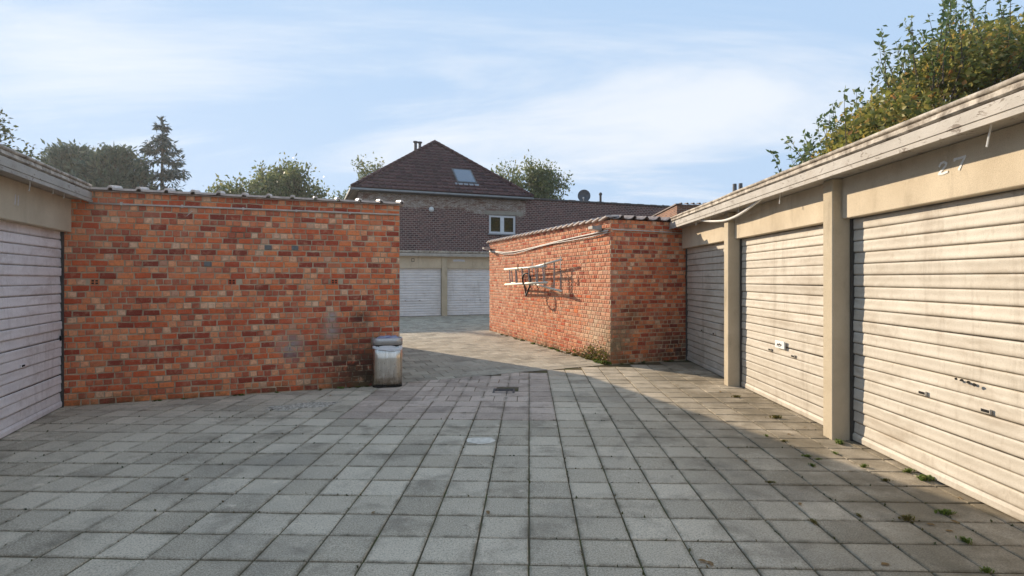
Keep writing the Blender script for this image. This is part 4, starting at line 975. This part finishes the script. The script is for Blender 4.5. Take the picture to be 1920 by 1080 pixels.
# broadleaf trees behind the house and the left block
tree('leafy_tree', 'round leafy tree rising behind the orange brick wall coping', (-19.4, 43.5), 9.3, 4.0, 'leaf_mid', 42000, .29, 12, .4, .5, 13, clump=1.5, wide=1.5, sx_=.86, qt=.96)
tree('leafy_tree', 'leafy tree showing left of the hipped house roof', (-12.2, 47), 11.1, 3.0, 'leaf_mid', 9000, .26, 14, .4, .9, 7, clump=.8)
tree('leafy_tree', 'walnut coloured leafy tree right of the hipped house roof', (1.1, 44.5), 10.0, 3.9, 'leaf_mid', 36000, .28, 27, .4, .7, 14, clump=1.5, wide=1.3, sx_=.80, qt=.975)
tree('leafy_tree', 'dark leafy tree above the shaded garage roof edge', (-23.2, 23.4), 8.3, 2.6, 'leaf_dark', 14000, .2, 18, .4, .8, 9, clump=.9)
def conifer(name, label, loc, height, rad, mat, seed, whorls, per, spray, leafw, droop, bushy, nspr=26):
    g = np.random.default_rng(seed); t = thing(name, label, 'tree', (*loc, -.06))
    m = MB(); m.tube([(0, 0, 0), (0, 0, height*.5), (0, 0, height*.99)], [height*.02, height*.012, .015], 8); m.build('trunk', 'bark', t, True)
    m = MB(); P = []; D = []
    for w_ in range(whorls):
        f = (w_+g.uniform(0, .6))/whorls; z = height*(.12+.87*f)
        rr_ = rad*(1-f)**(.85 if not bushy else .42)*(1.0 if not bushy else 1.0)+.10
        for k_ in range(per):
            a = g.uniform(0, 2*math.pi); ln = rr_*g.uniform(.62, 1.12); n = 6; pts = []
            for i in range(n+1):
                s = i/n; pts.append((math.cos(a)*ln*s, math.sin(a)*ln*s, z+ln*((.75*s if bushy else -droop*math.sin(s*2.2)*.9+.42*s*s*droop*1.5))))
            m.tube(pts, [.05*(1-s/n*.85)*(ln/rad+.25) for s in range(n+1)], 4, False)
            for _ in range(int(nspr*(ln/rad)+6)):
                s = g.uniform(.12, 1.0)*n; i = min(int(s), n-1); q = np.array(pts[i])+(np.array(pts[i+1])-np.array(pts[i]))*(s-i)
                P.append(q+g.normal(0, .07 if not bushy else .22, 3)); d = np.array([math.cos(a), math.sin(a), -.35 if not bushy else .9]); D.append(d*1.1)
    for i in range(60): P.append(np.array([g.normal(0, .06), g.normal(0, .06), height*g.uniform(.93, 1.0)])); D.append(np.array([0, 0, 1.5]))
    stuff(m.build('limbs', 'bark', t, True)); leaf_cloud(P, D, spray, 'crown', mat, t, .35 if not bushy else -.2, leafw, seed)
conifer('spruce_tree', 'tall pointed spruce with drooping open branches', (-25.6, 40), z_at(224, 40)+.1, 5.0, 'leaf_spruce', 3, 20, 8, .40, .30, .46, False, 120)
conifer('cypress_tree', 'dense bushy conifer beside the spruce', (-28.0, 38.5), z_at(266, 38.5)-.9, 3.3, 'leaf_conifer', 4, 34, 18, .42, .36, .1, True, 40)
conifer('cypress_tree', 'broad bushy conifer farthest from the spruce', (-31.6, 39.5), z_at(262, 39.5)-.9, 3.2, 'leaf_conifer', 5, 34, 18, .42, .36, .1, True, 40)
# weeds
def weed_mesh(name, mat, blades, h, spread, seed, leafy=False):
    g = np.random.default_rng(seed); V = []; Fc = []
    for _ in range(blades*2):
        a = g.uniform(0, 2*math.pi); b = g.uniform(0, spread*1.1)*g.random(); bx_, by_ = b*math.cos(a), b*math.sin(a); ln = h*g.uniform(.5, 1.15); w_ = (.006 if not leafy else .016)*g.uniform(.7, 1.4); out = g.uniform(.15, .7)*spread; a += g.normal(0, 1.0)
        dx_, dy_ = math.cos(a)*out, math.sin(a)*out; nx_, ny_ = -math.sin(a)*w_, math.cos(a)*w_; k0 = len(V)
        V += [(bx_-nx_*.5, by_-ny_*.5, -.004), (bx_+nx_*.5, by_+ny_*.5, -.004), (bx_+dx_*.45+nx_, by_+dy_*.45+ny_, ln*.75), (bx_+dx_*.45-nx_, by_+dy_*.45-ny_, ln*.75), (bx_+dx_, by_+dy_, ln*(.85 if not leafy else .7))]
        Fc += [(k0, k0+1, k0+2, k0+3), (k0+3, k0+2, k0+4)]
    return mesh_obj(name, V, Fc, mat)
wm = [weed_mesh('weed', 'weed_green', 34, .060, .085, 1, True), weed_mesh('weed', 'weed_green', 40, .045, .075, 2), weed_mesh('weed', 'weed_dry', 36, .040, .10, 3)]
used = [False]*3
KINDS = ('broad leaved green weed', 'fine green grass tuft', 'dry yellowish tuft')
def weed(kind, x, y, s, label, group, z=0):
    s *= .8
    label = ('tiny ' if s < .75 else 'large ' if s > 1.15 else '')+KINDS[kind]+' '+label
    if not used[kind]: used[kind] = True; o = wm[kind]
    else: o = copy_obj(wm[kind])
    o.location = (x, y, z); o.rotation_euler = (0, 0, random.choice((-SL, R(90)-SL, -SL+math.pi))+random.gauss(0, .15)); o.scale = (s*random.uniform(1.0, 1.6), s*random.uniform(.45, .7), s*random.uniform(.7, 1.1)); tag(o, label, 'weed', group)
GR = 'weeds in the paving along the number 27 garage'
for px, py, k_, s in ((1574, 831, 0, 1.0), (1566, 851, 1, .7), (1513, 856, 1, .6), (1523, 874, 1, .7), (1455, 784, 2, 1.1), (1437, 818, 1, .6), (1703, 885, 1, .8), (1735, 900, 0, .9), (1620, 876, 1, .7), (1773, 963, 1, .9), (1810, 1016, 1, .8), (1534, 862, 1, .5),
                   (1380, 745, 2, 1.0), (1470, 828, 2, .6), (1660, 902, 2, .6), (1700, 974, 2, .9), (1525, 980, 2, .7), (1445, 905, 2, .6), (1850, 1072, 1, .6), (1610, 968, 2, .5)):
    x, y = ground_at(px, py); x = min(x, 3.215+.015*(y-5))
    dy = 5.27-y
    where = 'by the pillar left of the number 27 door' if abs(dy) < .28 and x > 2.75 else ('along the number 27 roller door' if dy > 0 and x > 2.6 else 'in the slabs before the number 27 door' if dy > 0 else 'before the roller door with the white plate')
    weed(k_, x, y, s, where, GR)
GL = 'weeds along the orange brick wall'
for px in (292, 300, 345, 440, 452, 520, 600, 640, 655, 672, 688): 
    a = left_a(px); x, y, _ = on_left(a, 0); x += uy*.035; y -= ux*.035
    weed(random.choice((1, 2)), x, y, random.uniform(.5, .9), 'under the orange brick wall'+(' near the bin' if px > 590 else ' near the lilac door' if px < 360 else ''), GL)
GW = 'weeds along the sunlit brick wall'
for i in range(38):
    d = .05+5.5*random.random()**1.7; x, y, _ = wl_(d, .05+random.random()*.06, 0); s = (1.5-.15*d)*random.uniform(.5, 1.1)
    weed(random.choice((0, 2, 2)), x, y, s, 'at the foot of the sunlit brick wall'+(' by its corner' if d < .9 else ' below the ladders' if 2 < d < 5.2 else ''), GW)
for i in range(9):
    x, y, _ = local_world((*A0, 0), L_ANG, (random.uniform(.03, 1.4), -.04-random.random()*.05, 0)); weed(random.choice((0, 2)), x, y, random.uniform(.5, 1.1), 'under the shaded brick end wall', 'weeds along the shaded brick end wall')
# ivy-like clumps climbing the mossy corner
g_ = np.random.default_rng(8); P = []; D = []
for i in range(420):
    d = abs(g_.normal(.55, .42)); z = abs(g_.normal(0, .10))*(1.3 if d < 1 else .7); P.append(wl_(max(.03, d), .015+abs(g_.normal(0, .03)), z)); D.append((-ux, -uy, .3))
o = leaf_cloud(P, D, .05, 'creeping_weed', 'weed_dry', None, .1, .7, 4); stuff(o); tag(o, 'low creeping weed on the base of the sunlit brick corner', 'weed')
# moss and dry bits in the joints: uncountable
P = []; D = []
for i in range(5200):
    r_ = g_.integers(-4, 12); c_ = g_.integers(-22, 12)
    if g_.random() < .45: s = 2.93+.3*r_+g_.normal(0, .005); w_ = .3*c_+g_.uniform(0, .3)
    else: s = 2.93+.3*r_+g_.uniform(0, .3); w_ = .3*c_+g_.normal(0, .005)
    X, Y = sdir[0]*s+sx[0]*w_, sdir[1]*s+sx[1]*w_
    if X > 3.15 or (X-P0[0])*ux+(Y-P0[1])*uy < .1 or -(X-P0[0])*uy+(Y-P0[1])*ux > -.1: continue
    if math.sin(X*3.1+Y*1.7)+math.sin(X*1.3-Y*4.1)+g_.normal(0, .7) < .25: continue
    P.append((X, Y, -.006)); D.append((0, 0, .3))
o = leaf_cloud(P, D, .020, 'joint_moss', 'moss', None, 0, .6, 6); stuff(o); tag(o, 'brown green moss and dry bits in the slab joints', 'moss')
# fallen leaves
def leaf_mesh():
    v = [(-.03, 0, .004), (-.012, .014, .008), (.012, .013, .010), (.032, 0, .005), (.012, -.013, .011), (-.012, -.014, .007), (0, 0, .004)]
    return mesh_obj('fallen_leaf', v, [(6, 0, 5), (6, 5, 4), (6, 4, 3), (6, 3, 2), (6, 2, 1), (6, 1, 0)], 'leaf_fallen')
lf = leaf_mesh(); ufirst = True
for px, py in ((1660, 1060), (1318, 1054), (1332, 1058), (1500, 946), (1398, 865), (1480, 815), (1510, 802), (1800, 935), (1745, 985), (1790, 980), (1780, 997), (1275, 690), (1262, 684), (1350, 735), (620, 742), (700, 962), (350, 900), (915, 962), (240, 925)):
    o = lf if ufirst else copy_obj(lf); ufirst = False; x, y = ground_at(px, py); o.location = (x, y, .002); s = random.uniform(.5, 1.0); o.scale = (s, s, s); o.rotation_euler = (0, 0, random.uniform(0, 6.28)); tag(o, 'small dry brown leaf lying on the slabs'+(' before the number 27 door' if px > 1380 and py > 790 else ' near the shaded brick end wall' if px > 1200 and py < 740 else ' in the open yard'), 'leaf', 'dry leaves on the paving')

# ------------------------------------------------------------------ thin haze volume added to imitate sun glare on the lens
m = MB(); m.box(-70, 70, -40, 80, -1.06, 16.0); hz = m.build('haze', None); stuff(hz); tag(hz, 'thin pale haze volume added for the sun glare', 'haze')
hm = bpy.data.materials.new('glare_haze'); hm.use_nodes = True; n_ = hm.node_tree.nodes; n_.remove(n_['Principled BSDF'])
pv = n_.new('ShaderNodeVolumePrincipled'); pv.inputs['Color'].default_value = (.92, .95, 1, 1); pv.inputs['Density'].default_value = .0006; pv.inputs['Anisotropy'].default_value = .5
hm.node_tree.links.new(pv.outputs[0], n_['Material Output'].inputs['Volume']); hz.data.materials.append(hm)
